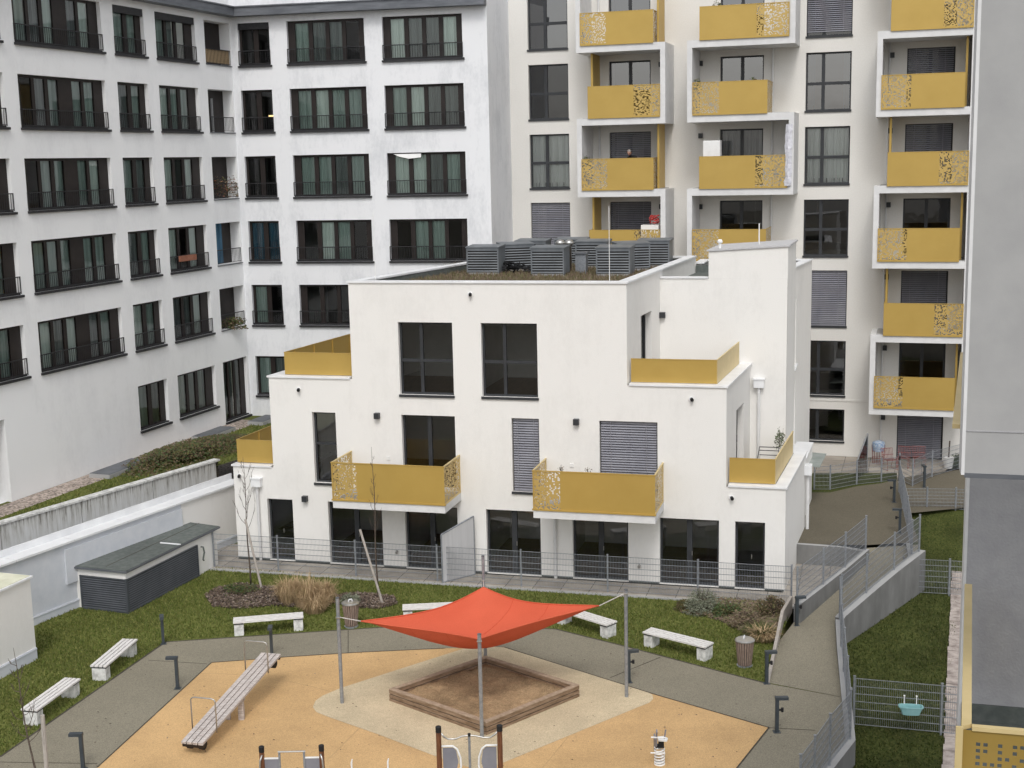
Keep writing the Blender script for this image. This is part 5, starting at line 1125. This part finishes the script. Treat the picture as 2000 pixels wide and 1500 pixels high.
p3 = thing('balance_rocker', 'low play rocker of which only two pale handle tips show at the bottom edge', 'rocker', (-3.35, 27.3, 0))
for x in (-.37, .43): MB().tube([(x, 0, .3), (x, 0, 1.0), (x + .02, 0, 1.08)], [.022, .02, .012], 8).build('handle', 'white_paint', p3)
MB().box(-.8, .8, -.1, .1, .22, .3).build('beam', 'post_wood', p3); MB().box(-.06, .06, -.06, .06, 0, .219).build('support', 'galvanised', p3)
# ================================================================== TREES
def sapling(label, base, h, spread, seed, low, nb, fine=14, lean=0, stake=None):
    rnd = random.Random(seed); o = thing('young_tree', label, 'tree', base); mb = MB(); tp = []; n = 10
    for i in range(n + 1):
        t = i / n; tp.append(Vector((lean * t + .02 * math.sin(t * 9 + seed), .02 * math.sin(t * 7), h * t)))
    rr = [.032 * (1 - .86 * i / n) for i in range(n + 1)]; mb.tube(tp, rr, 7); mb.build('trunk', 'bark', o, smooth=True)
    br = MB()
    for b in range(nb):
        t = low + (.93 - low) * (b + rnd.random() * .6) / nb; k = int(t * n); p = tp[k].lerp(tp[min(k + 1, n)], t * n - k); a = b * 2.4 + rnd.random(); ln = spread * (1.15 - t) * rnd.uniform(.8, 1.3) * 1.5
        d = Vector((math.cos(a), math.sin(a), 0)); pts = [p]; upk = fine
        for s_ in range(1, 6): q = s_ / 5; pts.append(p + d * ln * (q ** .6) * .42 + Vector((rnd.uniform(-.02, .02), rnd.uniform(-.02, .02), ln * upk * q)))
        br.tube(pts, [.013 * (1 - t * .5) * (1 - .17 * s_) for s_ in range(6)], 4)
        for tw in range(4):
            q0 = pts[2 + tw % 3]; a2 = a + rnd.uniform(-1.3, 1.3); l2 = ln * rnd.uniform(.2, .45); br.tube([q0, q0 + Vector((math.cos(a2) * l2 * .35, math.sin(a2) * l2 * .35, l2 * .8))], [.006, .003], 3)
    br.build('crown', 'bark', o)
    return o
sapling('bare young tree with upright twigs beside the long patio fence', (*P2(489, 1142), 0), 4.45, .9, 1, .42, 13, 1.0)
sapling('very thin bare young tree in front of the left balcony', (*P2(738, 1163), 0), 5.0, .42, 2, .4, 14, 1.0)
b3 = P(86, 1606); sapling('bare young tree with thin side twigs at the lower left', b3, 4.0, .75, 6, .45, 15, .35, lean=-.35)
def stake(label, a, b, r_=.04):
    a = Vector(a); o = thing('tree_stake', label, 'stake', a, 0, 'wooden stakes supporting the young trees'); MB().tube([(0, 0, -.05), Vector(b) - a], r_, 8).build('pole', 'stake_wood', o)
s1 = P(512, 1152); stake('leaning wooden stake at the tree by the tall grasses', s1, DY(479, 1014, s1.y + .5))
s2 = P(749, 1182); stake('leaning wooden stake behind the left litter bin', s2, DY(703, 1034, s2.y + .4))
s3 = P(90, 1606); stake('upright wooden stake at the lower left sapling', s3 + Vector((.1, 0, 0)), s3 + Vector((.1, .05, 2.45)), .05)
# ================================================================== PLANTS
def tuft(name, label, cat, loc, mat, n, rad, h, seed, wid=.006, droop=.5, group=None):
    rnd = random.Random(seed); mb = MB()
    for i in range(n):
        a = rnd.random() * 6.28; r_ = rad * .8 * math.sqrt(rnd.random()); x, y = r_ * math.cos(a), r_ * math.sin(a); hh = h * rnd.uniform(.55, 1.1); a2 = a + rnd.uniform(-.6, .6); out = rad * rnd.uniform(.2, 1.1) * droop
        p0 = Vector((x, y, 0)); p1_ = Vector((x + math.cos(a2) * out * .4, y + math.sin(a2) * out * .4, hh * .65)); p2_ = Vector((x + math.cos(a2) * out, y + math.sin(a2) * out, hh * rnd.uniform(.35, 1))); w_ = Vector((math.sin(a2), -math.cos(a2), 0)) * wid
        k = len(mb.v); mb.v += [tuple(p0 - w_), tuple(p0 + w_), tuple(p1_ + w_), tuple(p1_ - w_), tuple(p2_)]; mb.f += [[k, k + 1, k + 2, k + 3], [k + 3, k + 2, k + 4]]; mb.m += [0, 0]
    o = mb.build(name, mat, None, loc, fix=False); return tag(o, label, cat, group)
def shrub(name, label, cat, loc, mats, n, rx, ry, h, seed, leaf=.035, group=None, dome=True, stems=24):
    rnd = random.Random(seed); o = thing(name, label, cat, loc, 0, group); mb = MB()
    cl = [(rnd.uniform(-.75, .75), rnd.uniform(-.75, .75), rnd.uniform(.3, .8), rnd.uniform(.25, .5)) for _ in range(14)]
    for i in range(n):
        if rnd.random() < .75:
            c_ = rnd.choice(cl); v_ = Vector((rnd.gauss(0, 1), rnd.gauss(0, 1), rnd.gauss(0, 1))).normalized() * c_[3] * rnd.uniform(.5, 1.05); x, y, z = c_[0] + v_.x, c_[1] + v_.y, c_[2] + v_.z * .8
        else:
            a = rnd.random() * 6.28; q = math.sqrt(rnd.random()); x, y, z = q * math.cos(a), q * math.sin(a), rnd.random() * (1 - q * q) + .02
        if x * x + y * y > 1.25: continue
        lim = (1.15 - .75 * (x * x + y * y)) if dome else 1.1
        if z > lim or z < 0: continue
        c0 = Vector((x * rx, y * ry, z * h)); a = Vector((rnd.gauss(0, 1), rnd.gauss(0, 1), rnd.gauss(0, .6))).normalized(); b = a.orthogonal().normalized(); l_ = leaf * rnd.uniform(.6, 1.3)
        k = len(mb.v); mb.v += [tuple(c0 - a * l_), tuple(c0 + b * l_ * .45), tuple(c0 + a * l_), tuple(c0 - b * l_ * .45)]; mb.f.append([k, k + 1, k + 2, k + 3]); mb.m.append(rnd.randrange(len(mats)))
    mb.build('foliage', mats, o, fix=False); st = MB()
    for i in range(stems):
        a = rnd.random() * 6.28; q = rnd.random(); st.tube([(0.15 * rx * math.cos(a) * q, .15 * ry * math.sin(a) * q, 0), (rx * .8 * q * math.cos(a), ry * .8 * q * math.sin(a), h * rnd.uniform(.6, 1.05))], [.008, .004], 3)
    st.build('stem', 'bark', o); return o
g = 'tall pale ornamental grasses in the left bed'
for i, (px, h_, rad, lab) in enumerate((((566, 1178), .95, .45, 'tall tan grass clump at the left of the bed'), ((600, 1183), 1.0, .5, 'tallest tan grass clump in the middle of the bed'), ((632, 1180), .85, .4, 'tan grass clump at the right end of the bed'), ((615, 1195), .6, .45, 'lower tan grass clump at the front of the bed'))):
    tuft('ornamental_grass', lab, 'ornamental grass', (*P2(*px), 0), 'blade_tan', 620, rad * .9, h_ * 1.08, 10 + i, .006, 1.25, g)
def mulch_bed(name, label, px, n, seed, mat='leaf_mulch'):
    mb = MB(); pts = [P(*q) for q in px]; mb.face([(p.x, p.y, .014) for p in pts]); bed = mb.build(name, 'mulch', fix=False); bed['kind'] = 'structure'
    if bed.data.polygons[0].normal.z < 0: bed.data.flip_normals()
    rnd = random.Random(seed); xs = [p.x for p in pts]; ys = [p.y for p in pts]; mb = MB(); c = 0
    while c < n:
        x, y = rnd.uniform(min(xs), max(xs)), rnd.uniform(min(ys), max(ys)); c += 1
        if not inside(x, y, [(p.x, p.y) for p in pts]): continue
        z = .02 + rnd.random() * .09; a = Vector((rnd.gauss(0, 1), rnd.gauss(0, 1), rnd.gauss(0, .4))).normalized() * .045 * rnd.uniform(.5, 1.2); b = a.orthogonal().normalized() * .022
        c0 = Vector((x, y, z)); k = len(mb.v); mb.v += [tuple(c0 - a), tuple(c0 + b), tuple(c0 + a), tuple(c0 - b)]; mb.f.append([k, k + 1, k + 2, k + 3]); mb.m.append(0)
    o = mb.build('ground_cover', mat, fix=False); tag(o, label, 'ground cover', kind='stuff')
mulch_bed('planting_bed', 'dark mulch and low purplish ground cover around the left sapling', [(400, 1165), (420, 1152), (470, 1142), (540, 1150), (640, 1160), (655, 1178), (600, 1188), (530, 1184), (470, 1190), (415, 1186)], 12000, 1)
mulch_bed('planting_bed', 'dark leafy ground cover around the thin central sapling', [(652, 1165), (700, 1160), (770, 1168), (776, 1180), (745, 1190), (700, 1188)], 5000, 2)
mulch_bed('planting_bed', 'brown ground cover under the shrubs of the right bed', [(1325, 1185), (1400, 1170), (1500, 1178), (1532, 1190), (1520, 1225), (1512, 1255), (1462, 1245), (1430, 1222), (1380, 1206), (1330, 1198)], 14000, 3, 'leaf_sedum')
shrub('low_shrub', 'small green perennial at the foot of the left sapling', 'shrub', (*P2(470, 1160), 0), ['leaf_olive', 'leaf_green'], 1400, .7, .5, .35, 21)
shrub('low_shrub', 'grey green perennial behind the left litter bin', 'shrub', (*P2(684, 1178), 0), ['leaf_greygreen'], 900, .4, .4, .3, 22)
g = 'shrubs of the bed at the ramp'
for i, (px, rx, h_, mats, lab) in enumerate((((1372, 1196), .62, .75, ['leaf_greygreen'], 'tall grey green airy shrub at the left of the right bed'), ((1420, 1203), .5, .45, ['leaf_green', 'leaf_olive'], 'green leafy shrub in the middle of the right bed'),
                                    ((1455, 1222), .55, .5, ['leaf_sedum', 'leaf_brown'], 'brown faded perennial in the right bed'), ((1505, 1203), .55, .65, ['leaf_brown', 'leaf_olive'], 'dark seedhead shrub beside the fence corner'), ((1340, 1190), .4, .3, ['leaf_olive'], 'lowest shrub at the left end of the right bed'))):
    shrub('shrub', lab, 'shrub', (*P2(*px), 0), mats, 2600, rx, rx * .8, h_, 30 + i, .034, g, stems=40)
tuft('ornamental_grass', 'low olive grass tuft just behind the right litter bin', 'ornamental grass', (*P2(1490, 1250), 0), 'blade_tan', 700, .38, .42, 41, .008, 1.1)
tuft('ornamental_grass', 'dark green grass tuft beside the right litter bin', 'ornamental grass', (*P2(1484, 1246), 0), 'blade_dark', 900, .4, .4, 42, .009, 1.1)
bp_ = P(372, 893, 2.4); shrub('spreading_bush', 'wide low bush with reddish leaves on the raised strip beside the old building', 'bush', bp_, ['leaf_olive', 'leaf_olive', 'leaf_brown', 'leaf_green'], 15000, 3.7, 1.35, .62, 51, .055, stems=40)
bush = bpy.data.objects[-1] if False else None
for o in COL.objects:
    if o.name.startswith('spreading_bush'): o.rotation_euler = (0, 0, R(62))
LR = Matrix.Rotation(R(90 - 19.73), 3, 'Z')
def LL(u, y, z): return Vector((-12.37, 61.42, 0)) + LR @ Vector((u, y, z))
shrub('trailing_plant', 'untidy plant spilling over the railing of the lowest open loggia', 'plant', LL(-1.35 * K, .02, zk(6.02)), ['leaf_olive', 'leaf_green', 'leaf_brown'], 900, .75, .3, .6, 61, .06, 'plants in the loggias of the old building', dome=False, stems=10)
shrub('trailing_plant', 'plants with reddish flowers filling the middle open loggia', 'plant', LL(-1.2 * K, .25, zk(12.55)), ['leaf_brown', 'leaf_olive', 'leaf_sedum', 'leaf_brown', 'terracotta'], 700, .8, .25, .95, 62, .05, 'plants in the loggias of the old building', dome=False, stems=10)
rnd = random.Random(77); mb = MB()
for i in range(420):
    px_, py_ = rnd.uniform(-20, 1600), rnd.uniform(1235, 1520)
    if inside(px_, py_, lawn_px): continue
    p_ = P(px_, py_); a_ = rnd.random() * 6.28; l_ = rnd.uniform(.012, .035); c_, n_ = math.cos(a_) * l_, math.sin(a_) * l_
    mb.face([(p_.x - c_, p_.y - n_, .022), (p_.x + n_ * .6, p_.y - c_ * .6, .03), (p_.x + c_, p_.y + n_, .024), (p_.x - n_ * .6, p_.y + c_ * .6, .026)])
o = mb.build('fallen_leaves', 'leaf_mulch', fix=False); tag(o, 'few small brown fallen leaves scattered over the path and play surface', 'leaves', kind='stuff')
# planter on the garden fence
pp = DY(1779, 1383, P(1780, 1430, -.58).y - .12); pl = thing('hanging_planter', 'turquoise oval planter hooked on the garden fence', 'planter', pp, R(-10))
mb = MB(); n = 20
def oval(sx, z): return [(sx * (.24 * (1 if math.cos(a) > 0 else -1) * min(1, abs(math.cos(a)) * 1.6) * 1.0 + .06 * math.cos(a)), sx * .14 * math.sin(a), z) for a in [2 * math.pi * k / n for k in range(n)]]
rings = [oval(s_, z) for s_, z in ((.72, -.16), (.95, .03), (1.03, .03), (1.03, .06), (.93, .06), (.72, -.12))]; idx = [[mb.add(p) for p in r_] for r_ in rings]
for k in range(5):
    for q in range(n): mb.f.append([idx[k][q], idx[k][(q + 1) % n], idx[k + 1][(q + 1) % n], idx[k + 1][q]]); mb.m.append(0)
mb.f += [idx[0][::-1], idx[-1]]; mb.m += [0, 0]; mb.build('tub', 'pot_blue', pl, smooth=False)
for x in (-.15, .15): MB().box(x - .012, x + .012, .12, .14, -.02, .26).box(x - .02, x + .02, .1, .16, .26, .28).build('hook', 'white_paint', pl)
# ================================================================== ROOF EQUIPMENT
def unit(w_=1.26, dp=.95, h=1.08):
    o = thing('ventilation_unit', '', 'ventilation unit')
    MB().box(0, w_, .03, dp, .12, h - .03).build('casing', 'unit_grey', o); MB().prism([(-.03, -.03), (w_ + .03, -.03), (w_ + .03, dp + .03), (-.03, dp + .03)], [h - .03] * 4, [h + .01, h + .01, h + .05, h + .05]).build('hood', 'unit_grey', o)
    MB().box(.05, w_ - .05, .01, .0295, .16, h - .13).build('louvre_backing', 'rubber_black', o)
    mb = MB(); mb.box(0, .05, -.005, .029, .12, h - .031); mb.box(w_ - .05, w_, -.005, .029, .12, h - .031); mb.box(.051, w_ - .051, -.005, .029, h - .14, h - .031)
    for i in range(8): z = .16 + i * .098; mb.face([(.05, -.01, z), (w_ - .05, -.01, z), (w_ - .05, .02, z + .055), (.05, .02, z + .055)])
    mb.build('louvre', 'unit_grey', o, fix=False); MB().box(.02, w_ - .02, .03, dp - .03, 0, .119).build('foot', 'concrete_smooth', o); return o
us = [('large grey roof unit nearest the left parapet', -12.3, 5.95, 0), ('middle grey roof unit of the front row', -9.65, 5.4, 0), ('grey roof unit of the front row beside the white rod', -7.2, 5.4, 0), ('turned grey roof unit behind the leftmost one', -11.25, 7.3, 28), ('roof unit at the back left of the roof', -11.35, 9.6, 0),
      ('roof unit at the back centre right of the vent domes', -8.75, 9.0, 0), ('turned roof unit behind the front right one', -6.75, 7.4, 25), ('roof unit at the back right corner of the roof', -6.35, 9.4, 0), ('small roof unit far behind the vent domes', -9.9, 10.3, 0)]
copies(unit(), [(l_, W(u, v, 9.75), CZ + R(a)) for l_, u, v, a in us], 'grey louvred ventilation units on the flat roof')
def dome(): 
    o = thing('roof_vent', '', 'roof vent'); MB().lathe([(.09, 0), (.09, 1.0), (.16, 1.02), (.2, 1.1), (.12, 1.2), (.02, 1.23)], n=18).build('cowl', 'steel', o, smooth=True); return o
copies(dome(), [('shiny domed roof vent, the left one of the pair', W(-9.1, 7.9, 9.75), 0), ('shiny domed roof vent, the right one of the pair', W(-8.75, 7.9, 9.75), 0)], 'pair of shiny roof vents')
v_ = W(-8.05, 6.9, 9.75); vb = thing('vent_stack', 'square grey vent stack with cap between the roof units', 'vent', v_, CZ); MB().box(-.2, .2, -.2, .2, 0, .75).build('shaft', 'galvanised', vb); MB().box(-.27, .27, -.27, .27, .76, .82).build('cap', 'zinc', vb)
for i, (lab, px, z, h) in enumerate((('thin white lightning rod at the left roof edge', (733, 548), 10.1, 2.3), ('thin white lightning rod in front of the right roof unit', (1191, 549), 10.1, 2.4), )):
    p = P(*px, z); o = thing('lightning_rod', lab, 'lightning rod', (p.x, p.y, z), 0, 'lightning rods'); MB().tube([(0, .1, -.3), (0, .1, h)], .011, 5).build('rod', 'white_paint', o)
o = thing('lightning_rod', 'short white rod with wires on the stair tower roof', 'lightning rod', W(-1.4, 6.2, 10.86), 0, 'lightning rods'); MB().tube([(0, 0, 0), (0, 0, .75)], .022, 6).build('rod', 'white_paint', o)
o = thing('security_camera', 'white dome camera on the left corner of the tower roof', 'camera', W(-2.7, 5.3, 10.8), 0); MB().tube([(0, 0, 0), (0, 0, .16)], .05, 8).build('bracket', 'white_paint', o); MB().lathe([(.02, .15), (.09, .18), (.1, .24), (.06, .31)], n=14).build('housing', 'white_paint', o, smooth=True)
o = thing('cable_bundle', 'black flexible pipes lying between the roof units', 'pipes', W(-10.4, 6.6, 9.75), CZ)
rnd = random.Random(9); mb = MB()
for i in range(9):
    a = rnd.uniform(-.6, .6); pts = [(a, 0, .05)]; 
    for s_ in range(5): pts.append((a + rnd.uniform(-.5, .5), rnd.uniform(-.3, .5), rnd.uniform(.1, .5)))
    mb.tube(pts, .03, 5)
mb.build('pipe', 'rubber_black', o)
rg = random.Random(17); v = []; f = []
for i in range(26000):
    u = rg.uniform(-14.3, -5.3); q = rg.uniform(.4, 11); p = W(u, q, 9.75); a = rg.random() * 6.28; h = rg.uniform(.05, .2); k = len(v); dx, dy = .02 * math.cos(a), .02 * math.sin(a); l1, l2 = rg.uniform(-.06, .06), rg.uniform(-.06, .06)
    v += [(p.x - dx, p.y - dy, 9.75), (p.x + dx, p.y + dy, 9.75), (p.x + l1, p.y + l2, 9.75 + h)]; f.append((k, k + 1, k + 2))
me = bpy.data.meshes.new('roof_planting'); me.from_pydata(v, [], f); me.materials.append(M['leaf_sedum']); tag(link('roof_planting', me), 'low reddish brown sedum planting covering the flat roof', 'ground cover', kind='stuff')
# ================================================================== THINGS ON THE REAR BALCONIES AND TERRACE
def RL(u, v, z): return ro + Matrix.Rotation(RZ, 3, 'Z') @ Vector((u, v, z))
o = thing('cabinet', 'white cabinet standing on the third balcony of the middle stack', 'cabinet', RL(2.0, -1.7, 12.65), RZ); MB().box(0, .75, 0, .5, 0, 2.05).build('body', 'white_paint', o); MB().box(.02, .73, -.02, -.001, .05, 1.0).box(.02, .73, -.02, -.001, 1.03, 2.0).build('door', 'white_paint', o); MB().box(.751, .78, .1, .3, .7, 1.1).build('side_box', 'frame_dark', o)
mb = MB(); rnd = random.Random(3); n = 14; prev = None
for i in range(n + 1):
    z = 12.7 + 2.6 * i / n; r_ = [mb.add((5.72 + .14 * math.cos(a) + rnd.uniform(-.03, .05), -2.16 + .07 * math.sin(a), z)) for a in (0, 1.57, 3.14, 4.7)]
    if prev:
        for k in range(4): mb.f.append([prev[k], prev[(k + 1) % 4], r_[(k + 1) % 4], r_[k]]); mb.m.append(0)
    prev = r_
o = mb.build('plastic_sheet', 'plastic_wrap', None, ro, RZ); tag(o, 'crumpled translucent plastic sheet wrapped around a balcony edge', 'sheet')
o = thing('flower_pot', 'cream planter box with a red flower on a lower balcony of the left stack', 'planter', RL(-.75, -1.9, 9.5), RZ); MB().box(0, .8, 0, .4, 0, 1.55).build('box', 'plaster_cream', o); shr = MB()
for i in range(60): a = rnd.uniform(.35, .75); b = rnd.uniform(0, .3); c = rnd.uniform(1.6, 1.95); shr.box(a, a + .06, b, b + .05, c, c + .05)
shr.build('flower', 'red_cloth', o)
for i, (u, z, lab) in enumerate(((1.75, 17.2, 'small potted plant at the left end of a middle stack balcony'), (4.2, 17.2, 'potted plant in front of the door of a middle stack balcony'), (2.6, 20.4, 'small plant above the topmost middle railing'), (-3.2, 14.0, 'small plant on the balcony with the man'))):
    shrub('potted_plant', lab, 'plant', RL(u, -1.85, z - .35), ['leaf_green', 'leaf_olive'], 160, .22, .16, .55, 70 + i, .05, 'small balcony plants', stems=6)
# man leaning at the balcony railing
def skinned(name, joints, edges, mat, parent, sub=2, root=0):
    me = bpy.data.meshes.new(name); me.from_pydata([j[:3] for j in joints], edges, []); ob = link(name, me, parent); bm = bmesh.new(); bm.from_mesh(me); ly = bm.verts.layers.skin.verify(); bm.verts.ensure_lookup_table()
    for k, j in enumerate(joints): bm.verts[k][ly].radius = (j[3], j[4] if len(j) > 4 else j[3]); bm.verts[k][ly].use_root = (k == root)
    bm.to_mesh(me); bm.free(); s_ = ob.modifiers.new('skin', 'SKIN'); s_.use_smooth_shade = True; ss_ = ob.modifiers.new('sub', 'SUBSURF'); ss_.levels = sub; ss_.render_levels = sub; me.materials.append(M[mat]); return ob
per = thing('person', 'man in black clothes with grey hair bending over on a balcony of the left stack', 'person', RL(-1.15, -1.25, 12.66), RZ)
J = [(0, 0, .95, .15, .11), (-.02, -.06, 1.18, .14, .10), (-.08, -.2, 1.38, .16, .10), (-.13, -.32, 1.47, .055), (-.15, -.38, 1.52, .05), (.09, 0, .88, .09), (.1, -.04, .5, .065), (.1, .0, .08, .045), (.1, -.14, .04, .04), (-.09, 0, .88, .09), (-.1, -.04, .5, .065), (-.1, 0, .08, .045), (-.1, -.14, .04, .04),
     (.1, -.24, 1.40, .06), (.2, -.34, 1.2, .045), (.12, -.5, 1.08, .033), (-.26, -.22, 1.38, .06), (-.34, -.36, 1.18, .045), (-.24, -.52, 1.08, .033)]
Ed = [(0, 1), (1, 2), (2, 3), (3, 4), (0, 5), (5, 6), (6, 7), (7, 8), (0, 9), (9, 10), (10, 11), (11, 12), (2, 13), (13, 14), (14, 15), (2, 16), (16, 17), (17, 18)]
skinned('body', J, Ed, 'cloth_black', per)
hd = MB(); hd.lathe([(.001, -.13), (.05, -.115), (.075, -.05), (.088, .02), (.082, .08), (.05, .12), (.001, .13)], n=16); hb = hd.build('head', 'skin', per, (-.16, -.44, 1.60), smooth=True); hb.rotation_euler = (R(25), 0, 0)
MB().prism([(-.014, -.115), (.014, -.115), (.016, -.08), (-.016, -.08)], -.035, .02).build('nose', 'skin', hb)
for x in (-.032, .032): MB().lathe([(.002, -.008), (.012, 0), (.002, .008)], x, -.082, 8).build('eye', 'cloth_black', hb)
for x in (-.09, .09): MB().box(x - .01, x + .01, -.01, .025, -.03, .03).build('ear', 'skin', hb)
MB().box(-.025, .025, -.092, -.084, -.07, -.06).build('mouth', 'red_cloth', hb)
MB().lathe([(.095, .03), (.092, .085), (.058, .13), (.001, .143)], 0, .012, 16).build('hair', 'hair_grey', hb, smooth=True)
for x, s_ in ((.12, 1), (-.24, -1)):
    jj = [(0, 0, 0, .034, .02), (0, -.06, -.02, .036, .017), (0, -.09, -.03, .03, .015)]; ee = [(0, 1), (1, 2)]
    for f_i in range(4): o1 = len(jj); xx = (-.027 + f_i * .018); ln = (.06, .07, .066, .052)[f_i]; jj += [(xx, -.1, -.033, .009), (xx, -.1 - ln * .55, -.05, .008), (xx, -.1 - ln * .8, -.08, .007)]; ee += [(2, o1), (o1, o1 + 1), (o1 + 1, o1 + 2)]
    o1 = len(jj); jj += [(-s_ * .035, -.04, -.02, .011), (-s_ * .055, -.07, -.04, .009)]; ee += [(1, o1), (o1, o1 + 1)]
    hnd = skinned('hand', jj, ee, 'skin', per, 1); hnd.location = (x, -.52 if s_ > 0 else -.54, 1.07)
# terrace furniture at the back
def wire_chair():
    o = thing('wire_chair', '', 'chair'); mb = MB()
    for i in range(9): x = -.24 + i * .06; mb.tube([(x, -.25, .44), (x, .15, .42), (x * 1.15, .3, .86)], .009, 4)
    for z, y in ((.44, -.25), (.42, .15), (.6, .215), (.86, .3)): mb.tube([(-.28, y, z), (.28, y, z)], .013, 5)
    mb.build('seat', 'red_wire', o)
    for x in (-.24, .24): MB().tube([(x, -.25, .44), (x, -.3, 0), (x, .3, 0), (x, .15, .42)], .013, 5).build('leg', 'red_wire', o)
    return o
g = 'red wire chairs on the rear terrace'; zt = .46
ch = wire_chair(); copies(ch, [('red wire chair on the rear terrace, right of the pair', (*P2(1795, 912, zt), zt), RZ + R(8)), ('red wire chair on the rear terrace, left of the pair', (*P2(1764, 912, zt), zt), RZ - R(8)), ('red wire stool chair beside the basket', (*P2(1737, 916, zt), zt), RZ + R(30))], g)
def scale(o, s_): o.scale = (s_, s_, s_)
p = P(1715, 905, zt); o = thing('laundry_basket', 'reddish wire basket with a blue and white bag on top', 'basket', p, RZ); mb = MB()
for i in range(14): a = i / 14 * 6.283; mb.tube([(.3 * math.cos(a), .24 * math.sin(a), 0), (.36 * math.cos(a), .28 * math.sin(a), 1.05)], .011, 4)
for z in (.02, .35, .7, 1.04): mb.tube([((.3 + .06 * z) * math.cos(a), (.24 + .04 * z) * math.sin(a), z) for a in [k / 16 * 6.283 for k in range(17)]], .011, 4)
mb.build('basket', 'red_wire', o); bg_ = MB(); bg_.lathe([(.3, .7), (.36, 1.0), (.34, 1.2), (.18, 1.28), (.02, 1.22)], n=12); bg_.build('bag', 'blue_bag', o); scale(o, .8)
p = P(1852, 914, zt); o = thing('flower_pot', 'white pot with thin plant beside the rear terrace door', 'planter', p); MB().lathe([(.17, 0), (.23, .48), (.2, .48)], n=16).build('pot', 'white_paint', o); MB().tube([(0, 0, .45), (.03, 0, 1.2)], .03, 6).build('stem', 'bark', o)
shrub('low_shrub', 'dark green plant right of the white pot', 'shrub', P(1868, 912, zt), ['leaf_green'], 500, .4, .3, .6, 81, .05)
p = P(1800, 892, 1.2); 
# terrace plant and chair at the right of the central house
p = W(-.75, 3.2, 3.16); o = thing('garden_chair', 'dark metal chair on the right first floor terrace', 'chair', p, CZ); mb = MB()
for z in (.45, .62, .78, .9): mb.tube([(-.35, .2, z), (.3, .2, z)], .016, 5)
mb.tube([(-.4, -.2, .45), (-.35, .2, .9), (.3, .2, .9), (.35, -.2, .45), (-.4, -.2, .45)], .018, 5); mb.build('back', 'frame_dark', o)
for x in (-.36, .32): MB().tube([(x, -.2, .45), (x, -.22, 0)], .016, 5).build('leg', 'frame_dark', o)
sh_ = shrub('potted_tree', 'small potted tree on the right first floor terrace', 'plant', W(-.45, 3.9, 3.9), ['leaf_green', 'leaf_greygreen'], 260, .22, .2, .75, 91, .045, stems=5)
for i, (u, z0) in enumerate(((-7.1, 4.1), (-6.2, 4.08))):
    shrub('potted_plant', ('spiky twigs above the railing of the right balcony' if i == 0 else 'small plant peeping over the right balcony railing'), 'plant', W(u, -1.2, z0 - .15), ['leaf_olive'], 30, .15, .1, .3, 95 + i, .03, stems=5)
